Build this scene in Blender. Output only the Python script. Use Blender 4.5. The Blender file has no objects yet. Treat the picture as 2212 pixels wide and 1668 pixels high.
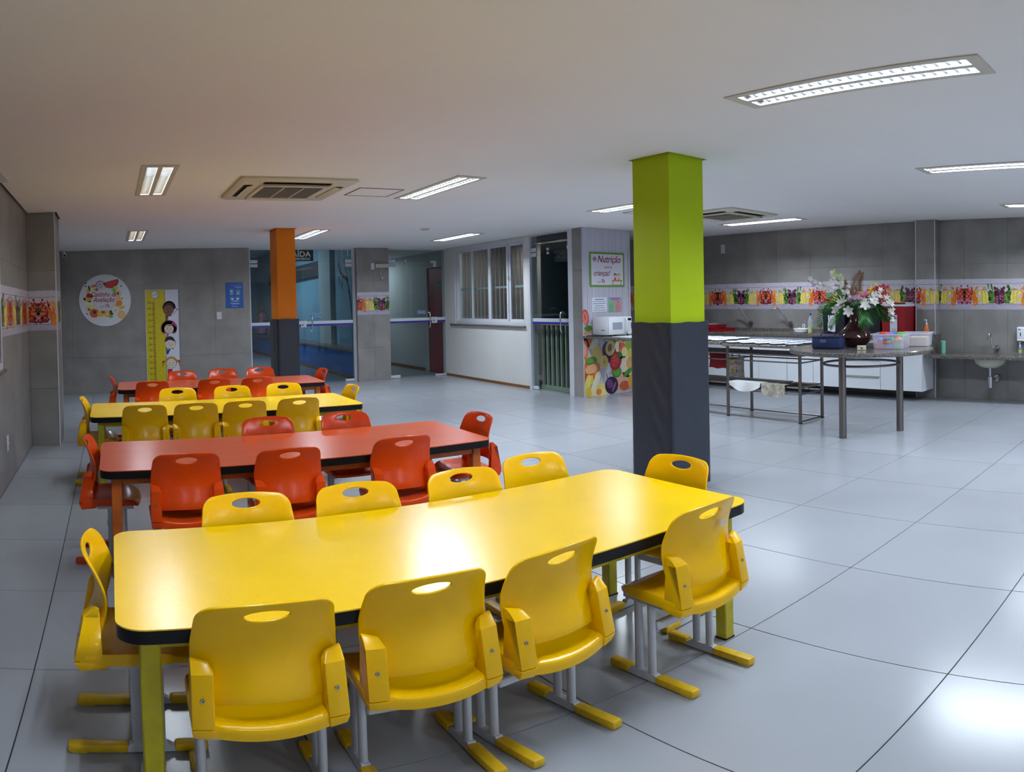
import bpy, bmesh, math, random
from mathutils import Vector, Matrix
from mathutils.geometry import delaunay_2d_cdt
random.seed(7)
R = math.radians
scene = bpy.context.scene
col = scene.collection
PI = math.pi

# ------------------------------------------------------------------ camera (stitched panorama: equirectangular part view)
FPX, CYPX = 1492.83457, 682.63017           # pixels per radian, horizon row of the 2212x1668 frame
HCAM = 1.36206
def cam_axes(yaw=0.58062, pitch=-0.01994, roll=0.01981):
    cy, sy, cp, sp, cr, sr = math.cos(yaw), math.sin(yaw), math.cos(pitch), math.sin(pitch), math.cos(roll), math.sin(roll)
    Rz = Matrix(((cy, sy, 0), (-sy, cy, 0), (0, 0, 1)))
    Rx = Matrix(((1, 0, 0), (0, cp, -sp), (0, sp, cp)))
    Ry = Matrix(((cr, 0, sr), (0, 1, 0), (-sr, 0, cr)))
    return Rz @ Rx @ Ry
_A = cam_axes()
cd = bpy.data.cameras.new('camera')
cd.type = 'PANO'
cd.panorama_type = 'EQUIRECTANGULAR'
cd.longitude_min, cd.longitude_max = -1106 / FPX, 1106 / FPX
cd.latitude_max, cd.latitude_min = CYPX / FPX, (CYPX - 1668) / FPX
cd.clip_start = 0.05
cam = bpy.data.objects.new('camera', cd)
col.objects.link(cam)
rt, fw, up = _A.col[0], _A.col[1], _A.col[2]
cam.matrix_world = Matrix(((rt.x, up.x, -fw.x, 0), (rt.y, up.y, -fw.y, 0), (rt.z, up.z, -fw.z, HCAM), (0, 0, 0, 1)))
scene.camera = cam

# ------------------------------------------------------------------ world, exposure
w = bpy.data.worlds.new('night'); scene.world = w; w.use_nodes = True
w.node_tree.nodes['Background'].inputs[0].default_value = (0.02, 0.025, 0.03, 1)
w.node_tree.nodes['Background'].inputs[1].default_value = 0.3
scene.view_settings.view_transform = 'Standard'
scene.view_settings.look = 'None'
scene.view_settings.gamma = 1
scene.view_settings.use_curve_mapping = False
scene.view_settings.exposure = 0.80
TUBE_W = 17.0                                # watts of each fluorescent tube
TUBE_COL = (0.80, 0.90, 1.0)

cy = scene.cycles
cy.max_bounces = 5; cy.diffuse_bounces = 3; cy.glossy_bounces = 2; cy.transmission_bounces = 4; cy.transparent_max_bounces = 12
cy.sample_clamp_indirect = 4.0; cy.use_adaptive_sampling = True; cy.adaptive_threshold = 0.04
cy.caustics_reflective = False; cy.caustics_refractive = False

# ------------------------------------------------------------------ helpers: colour and materials
def srgb(r, g, b):
    f = lambda c: (c / 255 / 12.92) if c / 255 <= 0.04045 else ((c / 255 + 0.055) / 1.055) ** 2.4
    return (f(r), f(g), f(b))
MATS = {}
def mat(name, c, rough=0.5, metal=0.0, spec=0.5, noise=None, bump=None, coat=0.0, rnd=0.0, alpha=1.0, world=True, stretch=None, rvar=0.0, emit=None):
    """principled material; noise=(scale, amount, detail) mottles the colour, bump=(scale, strength), rnd = per object brightness spread"""
    if name in MATS: return MATS[name]
    m = bpy.data.materials.new(name); m.use_nodes = True
    nt = m.node_tree; N = nt.nodes; L = nt.links
    b = N['Principled BSDF']
    b.inputs['Base Color'].default_value = (*c, 1); b.inputs['Roughness'].default_value = rough
    b.inputs['Metallic'].default_value = metal; b.inputs['Specular IOR Level'].default_value = spec
    b.inputs['Coat Weight'].default_value = coat; b.inputs['Coat Roughness'].default_value = 0.1
    b.inputs['Alpha'].default_value = alpha
    if emit:
        b.inputs['Emission Color'].default_value = (*emit[0], 1); b.inputs['Emission Strength'].default_value = emit[1]
    vec = None
    if noise or bump:
        if world: g = N.new('ShaderNodeNewGeometry'); vec = g.outputs['Position']
        else: g = N.new('ShaderNodeTexCoord'); vec = g.outputs['Object']
        if stretch:
            mp = N.new('ShaderNodeMapping'); mp.inputs['Scale'].default_value = stretch
            L.new(vec, mp.inputs['Vector']); vec = mp.outputs['Vector']
    val = None
    if noise:
        t = N.new('ShaderNodeTexNoise'); t.inputs['Scale'].default_value = noise[0]
        t.inputs['Detail'].default_value = noise[2] if len(noise) > 2 else 5
        L.new(vec, t.inputs['Vector'])
        r = N.new('ShaderNodeMapRange'); r.clamp = False; r.inputs['From Min'].default_value = 0.3; r.inputs['From Max'].default_value = 0.7
        r.inputs['To Min'].default_value = 1 - noise[1]; r.inputs['To Max'].default_value = 1 + noise[1]
        L.new(t.outputs['Fac'], r.inputs['Value']); val = r.outputs['Result']
        if rvar:
            r2 = N.new('ShaderNodeMapRange'); r2.clamp = False; r2.inputs['From Min'].default_value = 0.3; r2.inputs['From Max'].default_value = 0.7
            r2.inputs['To Min'].default_value = rough - rvar; r2.inputs['To Max'].default_value = rough + rvar
            L.new(t.outputs['Fac'], r2.inputs['Value']); L.new(r2.outputs['Result'], b.inputs['Roughness'])
    if rnd:
        oi = N.new('ShaderNodeObjectInfo'); r = N.new('ShaderNodeMapRange')
        r.inputs['To Min'].default_value = 1 - rnd; r.inputs['To Max'].default_value = 1 + rnd
        L.new(oi.outputs['Random'], r.inputs['Value'])
        if val is None: val = r.outputs['Result']
        else:
            mu = N.new('ShaderNodeMath'); mu.operation = 'MULTIPLY'
            L.new(val, mu.inputs[0]); L.new(r.outputs['Result'], mu.inputs[1]); val = mu.outputs[0]
    if val is not None:
        vm = N.new('ShaderNodeVectorMath'); vm.operation = 'SCALE'; vm.inputs[0].default_value = c
        L.new(val, vm.inputs['Scale']); L.new(vm.outputs['Vector'], b.inputs['Base Color'])
    if bump:
        t = N.new('ShaderNodeTexNoise'); t.inputs['Scale'].default_value = bump[0]; t.inputs['Detail'].default_value = 6
        L.new(vec, t.inputs['Vector'])
        bp = N.new('ShaderNodeBump'); bp.inputs['Strength'].default_value = bump[1]; bp.inputs['Distance'].default_value = 0.01
        L.new(t.outputs['Fac'], bp.inputs['Height']); L.new(bp.outputs['Normal'], b.inputs['Normal'])
    MATS[name] = m
    return m
def glass_mat(name, tint, refl=1.0):
    if name in MATS: return MATS[name]
    m = bpy.data.materials.new(name); m.use_nodes = True
    nt = m.node_tree; N = nt.nodes; L = nt.links; N.remove(N['Principled BSDF'])
    t = N.new('ShaderNodeBsdfTransparent'); t.inputs[0].default_value = (*tint, 1)
    g = N.new('ShaderNodeBsdfGlossy'); g.inputs['Roughness'].default_value = 0.01; g.inputs['Color'].default_value = (refl, refl, refl, 1)
    fr = N.new('ShaderNodeFresnel'); fr.inputs['IOR'].default_value = 1.5
    ge = N.new('ShaderNodeNewGeometry'); iv = N.new('ShaderNodeMath'); iv.operation = 'SUBTRACT'; iv.inputs[0].default_value = 1.0
    L.new(ge.outputs['Backfacing'], iv.inputs[1]); mu = N.new('ShaderNodeMath'); mu.operation = 'MULTIPLY'
    L.new(fr.outputs[0], mu.inputs[0]); L.new(iv.outputs[0], mu.inputs[1])
    mx = N.new('ShaderNodeMixShader')
    L.new(mu.outputs[0], mx.inputs[0]); L.new(t.outputs[0], mx.inputs[1]); L.new(g.outputs[0], mx.inputs[2])
    L.new(mx.outputs[0], N['Material Output'].inputs[0])
    MATS[name] = m
    return m
def granite_mat(name, dark, light, scale=220):
    if name in MATS: return MATS[name]
    m = bpy.data.materials.new(name); m.use_nodes = True
    nt = m.node_tree; N = nt.nodes; L = nt.links; b = N['Principled BSDF']; b.inputs['Roughness'].default_value = 0.18
    g = N.new('ShaderNodeNewGeometry'); t = N.new('ShaderNodeTexVoronoi'); t.inputs['Scale'].default_value = scale
    L.new(g.outputs['Position'], t.inputs['Vector'])
    r = N.new('ShaderNodeValToRGB'); r.color_ramp.elements[0].position = 0.25; r.color_ramp.elements[0].color = (*dark, 1)
    r.color_ramp.elements[1].position = 0.85; r.color_ramp.elements[1].color = (*light, 1)
    sp = N.new('ShaderNodeSeparateColor'); L.new(t.outputs['Color'], sp.inputs[0]); L.new(sp.outputs[0], r.inputs[0])
    L.new(r.outputs[0], b.inputs['Base Color'])
    MATS[name] = m
    return m
def print_mat():
    if 'printed_vinyl' in MATS: return MATS['printed_vinyl']
    m = bpy.data.materials.new('printed_vinyl'); m.use_nodes = True
    nt = m.node_tree; N = nt.nodes; L = nt.links; b = N['Principled BSDF']; b.inputs['Roughness'].default_value = 0.38
    a = N.new('ShaderNodeVertexColor'); a.layer_name = 'ink'
    g = N.new('ShaderNodeNewGeometry'); t = N.new('ShaderNodeTexNoise'); t.inputs['Scale'].default_value = 60; t.inputs['Detail'].default_value = 4
    L.new(g.outputs['Position'], t.inputs['Vector'])
    r = N.new('ShaderNodeMapRange'); r.inputs['From Min'].default_value = 0.3; r.inputs['From Max'].default_value = 0.7
    r.inputs['To Min'].default_value = 0.72; r.inputs['To Max'].default_value = 0.98
    L.new(t.outputs['Fac'], r.inputs['Value'])
    vm = N.new('ShaderNodeVectorMath'); vm.operation = 'SCALE'
    L.new(a.outputs['Color'], vm.inputs[0]); L.new(r.outputs['Result'], vm.inputs['Scale']); L.new(vm.outputs['Vector'], b.inputs['Base Color'])
    MATS['printed_vinyl'] = m
    return m

# ------------------------------------------------------------------ helpers: meshes
class MB:
    def __init__(s): s.v = []; s.f = []; s.sm = []
    def add(s, vs, fs, smooth=False):
        o = len(s.v); s.v += [tuple(v) for v in vs]; s.f += [tuple(i + o for i in f) for f in fs]; s.sm += [smooth] * len(fs); return s
    def box(s, x0, x1, y0, y1, z0, z1):
        vs = [(x, y, z) for z in (z0, z1) for y in (y0, y1) for x in (x0, x1)]
        return s.add(vs, [(0, 2, 3, 1), (4, 5, 7, 6), (0, 1, 5, 4), (2, 6, 7, 3), (0, 4, 6, 2), (1, 3, 7, 5)])
    def hull8(s, bot, top):
        """bot and top: four corners each, same order"""
        return s.add(list(bot) + list(top), [(3, 2, 1, 0), (4, 5, 6, 7), (0, 1, 5, 4), (1, 2, 6, 5), (2, 3, 7, 6), (3, 0, 4, 7)])
    def rbox(s, x0, x1, y0, y1, z0, z1, r=0.01, seg=2):
        bm = bmesh.new(); bmesh.ops.create_cube(bm, size=1)
        for v in bm.verts:
            v.co = Vector((x0 + (v.co.x + .5) * (x1 - x0), y0 + (v.co.y + .5) * (y1 - y0), z0 + (v.co.z + .5) * (z1 - z0)))
        bmesh.ops.bevel(bm, geom=list(bm.edges), offset=r, segments=seg, profile=0.5, affect='EDGES')
        bm.verts.index_update()
        s.add([v.co.copy() for v in bm.verts], [[v.index for v in f.verts] for f in bm.faces], True); bm.free(); return s
    def cyl(s, p0, p1, r, r1=None, n=12, caps=True, sx=1.0):
        p0, p1 = Vector(p0), Vector(p1); r1 = r if r1 is None else r1
        d = (p1 - p0).normalized(); a = Vector((1, 0, 0)) if abs(d.x) < .9 else Vector((0, 1, 0))
        e1 = (a - d * a.dot(d)).normalized(); e2 = d.cross(e1)
        vs = []
        for p, q in ((p0, r), (p1, r1)):
            for k in range(n):
                t = 2 * PI * k / n; vs.append(p + e1 * (q * math.cos(t) * sx) + e2 * (q * math.sin(t)))
        fs = [(k, (k + 1) % n, n + (k + 1) % n, n + k) for k in range(n)]
        s.add(vs, fs, True)
        if caps:
            s.add(vs[:n], [tuple(range(n - 1, -1, -1))]); s.add(vs[n:], [tuple(range(n))])
        return s
    def tube(s, pts, r, n=8, caps=True, closed=False):
        P = [Vector(p) for p in pts]; m = len(P); rs = r if isinstance(r, (list, tuple)) else [r] * m
        T = []
        for i in range(m):
            a = P[(i - 1) % m] if (closed or i > 0) else P[i]; b = P[(i + 1) % m] if (closed or i < m - 1) else P[i]
            T.append((b - a).normalized())
        d = T[0]; a = Vector((0, 0, 1)) if abs(d.z) < .9 else Vector((1, 0, 0)); e = (a - d * a.dot(d)).normalized()
        vs = []
        for i in range(m):
            e = (e - T[i] * e.dot(T[i])).normalized(); q = T[i].cross(e)
            vs += [P[i] + (e * math.cos(2 * PI * k / n) + q * math.sin(2 * PI * k / n)) * rs[i] for k in range(n)]
        fs = []
        for i in range(m if closed else m - 1):
            j = (i + 1) % m
            fs += [(i * n + k, i * n + (k + 1) % n, j * n + (k + 1) % n, j * n + k) for k in range(n)]
        s.add(vs, fs, True)
        if caps and not closed:
            s.add(vs[:n], [tuple(range(n - 1, -1, -1))]); s.add(vs[-n:], [tuple(range(n))])
        return s
    def lathe(s, prof, n=24, c=(0, 0, 0), smooth=True):
        vs = []; fs = []
        for r, z in prof:
            vs += [(c[0] + r * math.cos(2 * PI * k / n), c[1] + r * math.sin(2 * PI * k / n), c[2] + z) for k in range(n)]
        for i in range(len(prof) - 1):
            fs += [(i * n + k, i * n + (k + 1) % n, (i + 1) * n + (k + 1) % n, (i + 1) * n + k) for k in range(n)]
        return s.add(vs, fs, smooth)
    def disc(s, c, r, z, n=24, flip=False):
        vs = [(c[0] + r * math.cos(2 * PI * k / n), c[1] + r * math.sin(2 * PI * k / n), z) for k in range(n)]
        return s.add(vs, [tuple(range(n))[::-1] if flip else tuple(range(n))])
    def prism(s, poly, z0, z1):
        n = len(poly)
        s.add([(x, y, z0) for x, y in poly] + [(x, y, z1) for x, y in poly], [(k, (k + 1) % n, n + (k + 1) % n, n + k) for k in range(n)], True)
        s.add([(x, y, z0) for x, y in poly], [tuple(range(n))[::-1]]); return s.add([(x, y, z1) for x, y in poly], [tuple(range(n))])
    def ball(s, c, r, nu=12, nv=8):
        if not isinstance(r, (tuple, list)): r = (r, r, r)
        vs = [(c[0], c[1], c[2] - r[2])]
        for j in range(1, nv):
            a = -PI / 2 + PI * j / nv
            vs += [(c[0] + r[0] * math.cos(a) * math.cos(2 * PI * k / nu), c[1] + r[1] * math.cos(a) * math.sin(2 * PI * k / nu), c[2] + r[2] * math.sin(a)) for k in range(nu)]
        vs.append((c[0], c[1], c[2] + r[2])); fs = []
        for k in range(nu): fs.append((0, 1 + (k + 1) % nu, 1 + k))
        for j in range(nv - 2):
            fs += [(1 + j * nu + k, 1 + j * nu + (k + 1) % nu, 1 + (j + 1) * nu + (k + 1) % nu, 1 + (j + 1) * nu + k) for k in range(nu)]
        t = len(vs) - 1
        for k in range(nu): fs.append((t, 1 + (nv - 2) * nu + k, 1 + (nv - 2) * nu + (k + 1) % nu))
        return s.add(vs, fs, True)
    def mesh(s, name, material, angle=38):
        me = bpy.data.meshes.new(name); me.from_pydata(s.v, [], s.f); me.update()
        bm = bmesh.new(); bm.from_mesh(me); bmesh.ops.remove_doubles(bm, verts=bm.verts, dist=1e-5)
        bmesh.ops.recalc_face_normals(bm, faces=bm.faces); bm.to_mesh(me); bm.free()
        me.polygons.foreach_set('use_smooth', [True] * len(me.polygons)); me.set_sharp_from_angle(angle=R(angle))
        me.materials.append(material); me.update()
        return me
    def build(s, name, material, parent=None, angle=38, loc=None):
        return link(name, s.mesh(name, material, angle), parent, loc)
def link(name, me, parent=None, loc=None):
    o = bpy.data.objects.new(name, me); col.objects.link(o)
    if parent: o.parent = parent
    if loc: o.location = loc
    return o
def tag(o, label, cat, group=None):
    o['label'] = label; o['category'] = cat
    if group: o['group'] = group
    return o
def thing(name, label, cat, loc=(0, 0, 0), rz=0.0, group=None):
    o = bpy.data.objects.new(name, None); col.objects.link(o); o.empty_display_size = 0.1
    o.location = loc; o.rotation_euler = (0, 0, rz)
    return tag(o, label, cat, group)
def struct(o):
    o['kind'] = 'structure'; return o
def dup(root, label, loc, rz, group=None, name=None):
    r = root.copy(); col.objects.link(r); r.location = loc; r.rotation_euler = (0, 0, rz); r['label'] = label
    if group: r['group'] = group
    if name: r.name = name
    for ch in list(root.children):
        c = ch.copy(); col.objects.link(c); c.parent = r
        for g in list(ch.children):
            d = g.copy(); col.objects.link(d); d.parent = c
    return r
def rrect(w, d, r, n=6, cx=0, cy=0):
    pts = []
    for sx, sy, a0 in ((1, 1, 0), (-1, 1, 90), (-1, -1, 180), (1, -1, 270)):
        for k in range(n + 1):
            a = R(a0 + 90 * k / n); pts.append((cx + sx * (w / 2 - r) + r * math.cos(a), cy + sy * (d / 2 - r) + r * math.sin(a)))
    return pts
def bake(o, ang=45):
    """apply the modifiers of a prototype so that copies share plain mesh data"""
    dg = bpy.context.evaluated_depsgraph_get(); dg.update()
    me = bpy.data.meshes.new_from_object(o.evaluated_get(dg)); o.modifiers.clear(); o.data = me
    me.polygons.foreach_set('use_smooth', [True] * len(me.polygons)); me.set_sharp_from_angle(angle=R(ang))
    return o

# flat print: layered coloured polygons on a plane, one mesh, ink colours in a colour attribute
class Print:
    def __init__(s, o, u, v):
        s.o, s.u, s.v = Vector(o), Vector(u), Vector(v); s.n = s.u.cross(s.v).normalized(); s.V = []; s.F = []; s.C = []
    def poly(s, pts, c, layer=1, alpha=None):
        o = len(s.V); h = layer * 0.00035
        s.V += [s.o + s.u * p[0] + s.v * p[1] + s.n * h for p in pts]; s.F.append(tuple(range(o, o + len(pts)))); s.C.append(c)
    def tris(s, vs, fs, c, layer=1):
        o = len(s.V); h = layer * 0.00035
        s.V += [s.o + s.u * p[0] + s.v * p[1] + s.n * h for p in vs]
        for f in fs: s.F.append(tuple(i + o for i in f)); s.C.append(c)
    def rect(s, x0, x1, y0, y1, c, layer=1): s.poly([(x0, y0), (x1, y0), (x1, y1), (x0, y1)], c, layer)
    def ell(s, x, y, rx, ry=None, c=(1, 1, 1), layer=1, rot=0, n=14):
        ry = rx if ry is None else ry; ca, sa = math.cos(rot), math.sin(rot)
        s.poly([(x + rx * math.cos(t) * ca - ry * math.sin(t) * sa, y + rx * math.cos(t) * sa + ry * math.sin(t) * ca) for t in [2 * PI * k / n for k in range(n)]], c, layer)
    def ring(s, x, y, r, wd, c, layer=1, n=28):
        for k in range(n):
            a, b = 2 * PI * k / n, 2 * PI * (k + 1) / n
            s.poly([(x + q * math.cos(t), y + q * math.sin(t)) for q, t in ((r, a), (r + wd, a), (r + wd, b), (r, b))], c, layer)
    def line(s, pts, wd, c, layer=1):
        for (x0, y0), (x1, y1) in zip(pts, pts[1:]):
            d = Vector((x1 - x0, y1 - y0)); L_ = d.length
            if L_ < 1e-6: continue
            d /= L_; nx, ny = -d.y * wd / 2, d.x * wd / 2; ex, ey = d.x * wd * .3, d.y * wd * .3
            s.poly([(x0 + nx - ex, y0 + ny - ey), (x0 - nx - ex, y0 - ny - ey), (x1 - nx + ex, y1 - ny + ey), (x1 + nx + ex, y1 + ny + ey)], c, layer)
    def crescent(s, x, y, h, wd, bend, c, layer=1, rot=0.0, n=8):
        """banana: a bowed lens standing up"""
        L_, Rr = [], []
        for k in range(n + 1):
            t = k / n; b = bend * math.sin(PI * t); q = wd * math.sin(PI * min(1, max(0, t)) ** .8) * .5 + wd * .08
            L_.append((b - q, (t - .5) * h)); Rr.append((b + q, (t - .5) * h))
        pts = [(px * math.cos(rot) - py * math.sin(rot) + x, px * math.sin(rot) + py * math.cos(rot) + y) for px, py in Rr + L_[::-1]]
        for k in range(n):
            a, b2 = pts[k], pts[k + 1]; c2, d = pts[2 * n + 1 - k - 1], pts[2 * n + 1 - k]
            s.poly([a, b2, c2, d], c, layer)
    def text(s, txt, x, y, size, c, layer=2, shear=0.0, align='LEFT', bold=0.0, mirror=False, squeeze=1.0):
        vs, fs = text_mesh(txt, shear, bold)
        xs = [v[0] for v in vs]; w0, w1 = min(xs), max(xs); k = size
        off = {'LEFT': -w0, 'CENTER': -(w0 + w1) / 2, 'RIGHT': -w1}[align]
        m = -1 if mirror else 1
        s.tris([(x + m * (v[0] + off) * k * squeeze, y + v[1] * k) for v in vs], fs, c, layer)
    def build(s, name, parent=None):
        me = bpy.data.meshes.new(name); me.from_pydata([tuple(v) for v in s.V], [], s.F)
        at = me.color_attributes.new('ink', 'FLOAT_COLOR', 'CORNER'); i = 0; data = []
        for f, c in zip(s.F, s.C): data += [c[0], c[1], c[2], 1.0] * len(f)
        at.data.foreach_set('color', data); me.materials.append(print_mat()); me.update()
        return link(name, me, parent)
_TX = {}
def text_mesh(txt, shear=0.0, bold=0.0):
    k = (txt, shear, bold)
    if k not in _TX:
        cu = bpy.data.curves.new('t', 'FONT'); cu.body = txt; cu.shear = shear; cu.offset = bold; cu.resolution_u = 3; cu.size = 1
        o = bpy.data.objects.new('t', cu); col.objects.link(o)
        dg = bpy.context.evaluated_depsgraph_get(); dg.update()
        me = bpy.data.meshes.new_from_object(o.evaluated_get(dg))
        _TX[k] = ([(v.co.x, v.co.y) for v in me.vertices], [tuple(p.vertices) for p in me.polygons])
        bpy.data.objects.remove(o); bpy.data.curves.remove(cu); bpy.data.meshes.remove(me)
    return _TX[k]

# ------------------------------------------------------------------ materials
HC = 2.396                                   # ceiling height
m_floor = mat('porcelain_floor', srgb(154, 158, 166), rough=0.22, spec=0.5, noise=(1.1, 0.05, 7), rnd=0.025)
m_grout = mat('floor_grout', srgb(52, 54, 62), rough=0.9)
m_wall = mat('cement_tile', srgb(138, 135, 133), rough=0.36, noise=(3.2, 0.16, 8), rnd=0.05)
m_wgrout = mat('wall_grout', srgb(140, 138, 134), rough=0.9)
m_ceil = mat('ceiling_paint', srgb(240, 237, 235), rough=0.85, noise=(0.8, 0.02, 3))
m_void = mat('shadow_gap', srgb(40, 38, 36), rough=1)
m_white = mat('white_paint', srgb(214, 214, 212), rough=0.6, noise=(2.0, 0.03, 4))
m_alu = mat('white_aluminium', srgb(205, 208, 216), rough=0.35)
m_chrome = mat('chrome', srgb(200, 202, 208), rough=0.12, metal=1.0)
m_steel = mat('brushed_steel', srgb(128, 122, 120), rough=0.33, metal=1.0, noise=(30, 0.12, 4), stretch=(1, 1, 0.05))
m_black = mat('black_edge', srgb(14, 14, 18), rough=0.35, spec=0.25)
m_ywl = mat('yellow_laminate', srgb(250, 204, 0), rough=0.25, spec=0.8, noise=(5, 0.03, 5))
m_rdl = mat('red_laminate', srgb(232, 98, 46), rough=0.24, spec=0.6, noise=(6, 0.04, 5), stretch=(0.4, 3, 3))
m_yw = mat('yellow_plastic', srgb(248, 192, 0), rough=0.22, spec=0.32, noise=(9, 0.03, 4), world=False)
m_rd = mat('red_plastic', srgb(232, 74, 8), rough=0.24, spec=0.32, noise=(9, 0.04, 4), world=False)
m_ywcap = mat('worn_yellow_cap', srgb(214, 172, 10), rough=0.45, noise=(25, 0.12, 5), world=False)
m_rdcap = mat('worn_red_cap', srgb(190, 48, 16), rough=0.45, noise=(25, 0.12, 5), world=False)
m_frame = mat('white_powder_coat', srgb(190, 192, 200), rough=0.4, noise=(14, 0.05, 4))
m_ywleg = mat('olive_yellow_paint', srgb(182, 170, 14), rough=0.45, noise=(16, 0.16, 6))
m_rdleg = mat('orange_paint', srgb(196, 96, 22), rough=0.45, noise=(16, 0.12, 6))
m_screw = mat('zinc_screw', srgb(170, 170, 170), rough=0.3, metal=1.0)
m_green = mat('lime_paint', srgb(176, 200, 0), rough=0.55, spec=0.3, noise=(3, 0.03, 4))
m_orange = mat('orange_wall_paint', srgb(236, 130, 4), rough=0.55, spec=0.3, noise=(3, 0.03, 4))
m_pad = mat('charcoal_leatherette', srgb(46, 50, 62), rough=0.42, noise=(6, 0.06, 5), bump=(260, 0.08))
m_cream = mat('aged_cream_plastic', srgb(206, 198, 176), rough=0.45, noise=(6, 0.04, 4))
m_dark = mat('dark_slot', srgb(22, 22, 22), rough=0.7)
m_grille = mat('grey_grille', srgb(124, 116, 104), rough=0.6)
m_granite = granite_mat('grey_granite', srgb(48, 44, 42), srgb(140, 134, 128))
m_glass = glass_mat('clear_glass', (0.84, 0.89, 0.89))
m_tube = mat('fluorescent_tube', (0.9, 0.95, 1), emit=((0.84, 0.92, 1.0), 16.0))
m_tube.cycles.emission_sampling = 'NONE'      # the area lamps carry the light of the tubes
m_refl = mat('louver_aluminium', srgb(215, 220, 228), rough=0.22, metal=1.0)
m_trim = mat('fixture_trim', srgb(204, 198, 184), rough=0.5)
m_cab = mat('white_laminate', srgb(216, 220, 226), rough=0.3)

# ------------------------------------------------------------------ floor
FX = lambda i: (i + 0.62073) * 0.8
FY = lambda j: (j - 0.00808) * 0.8
XL, XR, YF, YB = -0.835, 8.70, -4.0, 11.53
floor = struct(MB().box(XL - .1, XR + .1, YF, YB + .3, -0.06, -0.003).build('floor', m_grout))
_tile = {}
def floor_tile(x0, x1, y0, y1):
    k = (round(x1 - x0, 4), round(y1 - y0, 4))
    if k not in _tile:
        hx, hy = k[0] / 2, k[1] / 2
        b = MB().hull8([(-hx, -hy, -.006), (hx, -hy, -.006), (hx, hy, -.006), (-hx, hy, -.006)], [(-hx + .0005, -hy + .0005, 0), (hx - .0005, -hy + .0005, 0), (hx - .0005, hy - .0005, 0), (-hx + .0005, hy - .0005, 0)])
        _tile[k] = b.mesh('floor_tile', m_floor)
    link('floor_tile', _tile[k], floor, ((x0 + x1) / 2, (y0 + y1) / 2, 0))
G = 0.002
for i in range(-2, 11):
    for j in range(-5, 15):
        x0, x1, y0, y1 = max(FX(i), XL), min(FX(i + 1), XR), max(FY(j), YF), min(FY(j + 1), YB + .3)
        if x1 - x0 < .02 or y1 - y0 < .02 or (x0 > 6.9 and y0 > 8.6) or (x0 > 6.2 and y0 > 9.5): continue
        floor_tile(x0 + G, x1 - G, y0 + G, y1 - G)

# ------------------------------------------------------------------ tiled walls
_wt = {}
def wall_tile(parent, axis, sgn, plane, a0, a1, z0, z1, m):
    """tile standing proud of a wall; axis 'x': wall normal along x, a runs along y; axis 'y': normal along y, a along x"""
    g = 0.0012; w_, h_ = round(a1 - a0 - 2 * g, 4), round(z1 - z0 - 2 * g, 4); k = (axis, sgn, w_, h_, m.name)
    if k not in _wt:
        b = MB(); t0, t1 = (-0.012, 0.0) if sgn > 0 else (0.0, 0.012)
        if axis == 'x': b.box(t0, t1, -w_ / 2, w_ / 2, -h_ / 2, h_ / 2)
        else: b.box(-w_ / 2, w_ / 2, t0, t1, -h_ / 2, h_ / 2)
        _wt[k] = b.mesh('wall_tile', m)
    c = (a0 + a1) / 2; d = plane + random.uniform(-.0006, .0006)
    link('wall_tile', _wt[k], parent, (d, c, (z0 + z1) / 2) if axis == 'x' else (c, d, (z0 + z1) / 2))
def tile_face(parent, axis, sgn, plane, a0, a1, j0, m=None, zmax=2.52, pitch=0.6):
    """cover a face with 0.6 m tiles whose vertical joints pass through j0"""
    m = m or m_wall
    cuts = [a0] + [j0 + pitch * k for k in range(-40, 41) if a0 + .015 < j0 + pitch * k < a1 - .015] + [a1]
    zs = [0, .6, 1.2, 1.8, 2.4, zmax]
    for p, q in zip(cuts, cuts[1:]):
        for z0, z1 in zip(zs, zs[1:]):
            wall_tile(parent, axis, sgn, plane, p, q, z0, z1, m)
ZT = 2.52
wl = MB(); wl.box(XL - .15, XL - .008, YF, 2.6, 0, ZT); wl.box(XL - .15, XL - .008, 5.17, YB + .1, 0, ZT)
wl.box(XL - .15, XL - .008, 2.6, 5.17, 0, .95); wl.box(XL - .15, XL - .008, 2.6, 5.17, 2.1, ZT)
wall_left = struct(wl.build('wall_left', m_wgrout))
tile_face(wall_left, 'x', 1, XL, 5.19, 7.0, 5.8); tile_face(wall_left, 'x', 1, XL, 7.53, YB, 5.8)
# the near part of the left wall, outside the picture, in four larger runs round the window
for a0, a1, z0, z1 in ((-4, 2.58, 0, ZT), (2.58, 5.19, 0, .94), (2.58, 5.19, 2.11, ZT)):
    wall_tile(wall_left, 'x', 1, XL, a0, a1, z0, z1, m_wall)
pl = struct(MB().box(XL, -.553, 7.008, 7.53, 0, ZT).build('wall_left_pilaster', m_wgrout))
tile_face(pl, 'y', -1, 7.0, XL, -.545, -0.3); tile_face(pl, 'x', 1, -.545, 7.0, 7.53, 8.0)
MB().box(-.552, -.541, 6.996, 7.006, 0, ZT).build('corner_trim', m_alu, pl)
MB().box(-.549, -.541, 7.525, 7.535, 0, ZT).build('corner_trim', m_alu, pl)
wb = struct(MB().box(XL, 2.364, YB + .008, YB + .2, 0, ZT).build('wall_back', m_wgrout))
tile_face(wb, 'y', -1, YB, XL, 2.364, 1.155)
wp = struct(MB().box(4.308, 4.918, YB + .008, YB + .3, 0, ZT).build('wall_back_pier', m_wgrout))
tile_face(wp, 'y', -1, YB, 4.30, 4.926, 4.62)
wr = struct(MB().box(XR + .008, XR + .15, YF, 8.7, 0, ZT).build('wall_right', m_wgrout))
tile_face(wr, 'x', -1, XR, 1.2, 8.6, 4.235)
wall_tile(wr, 'x', -1, XR, YF, 1.2, 0, ZT, m_wall)
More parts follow.
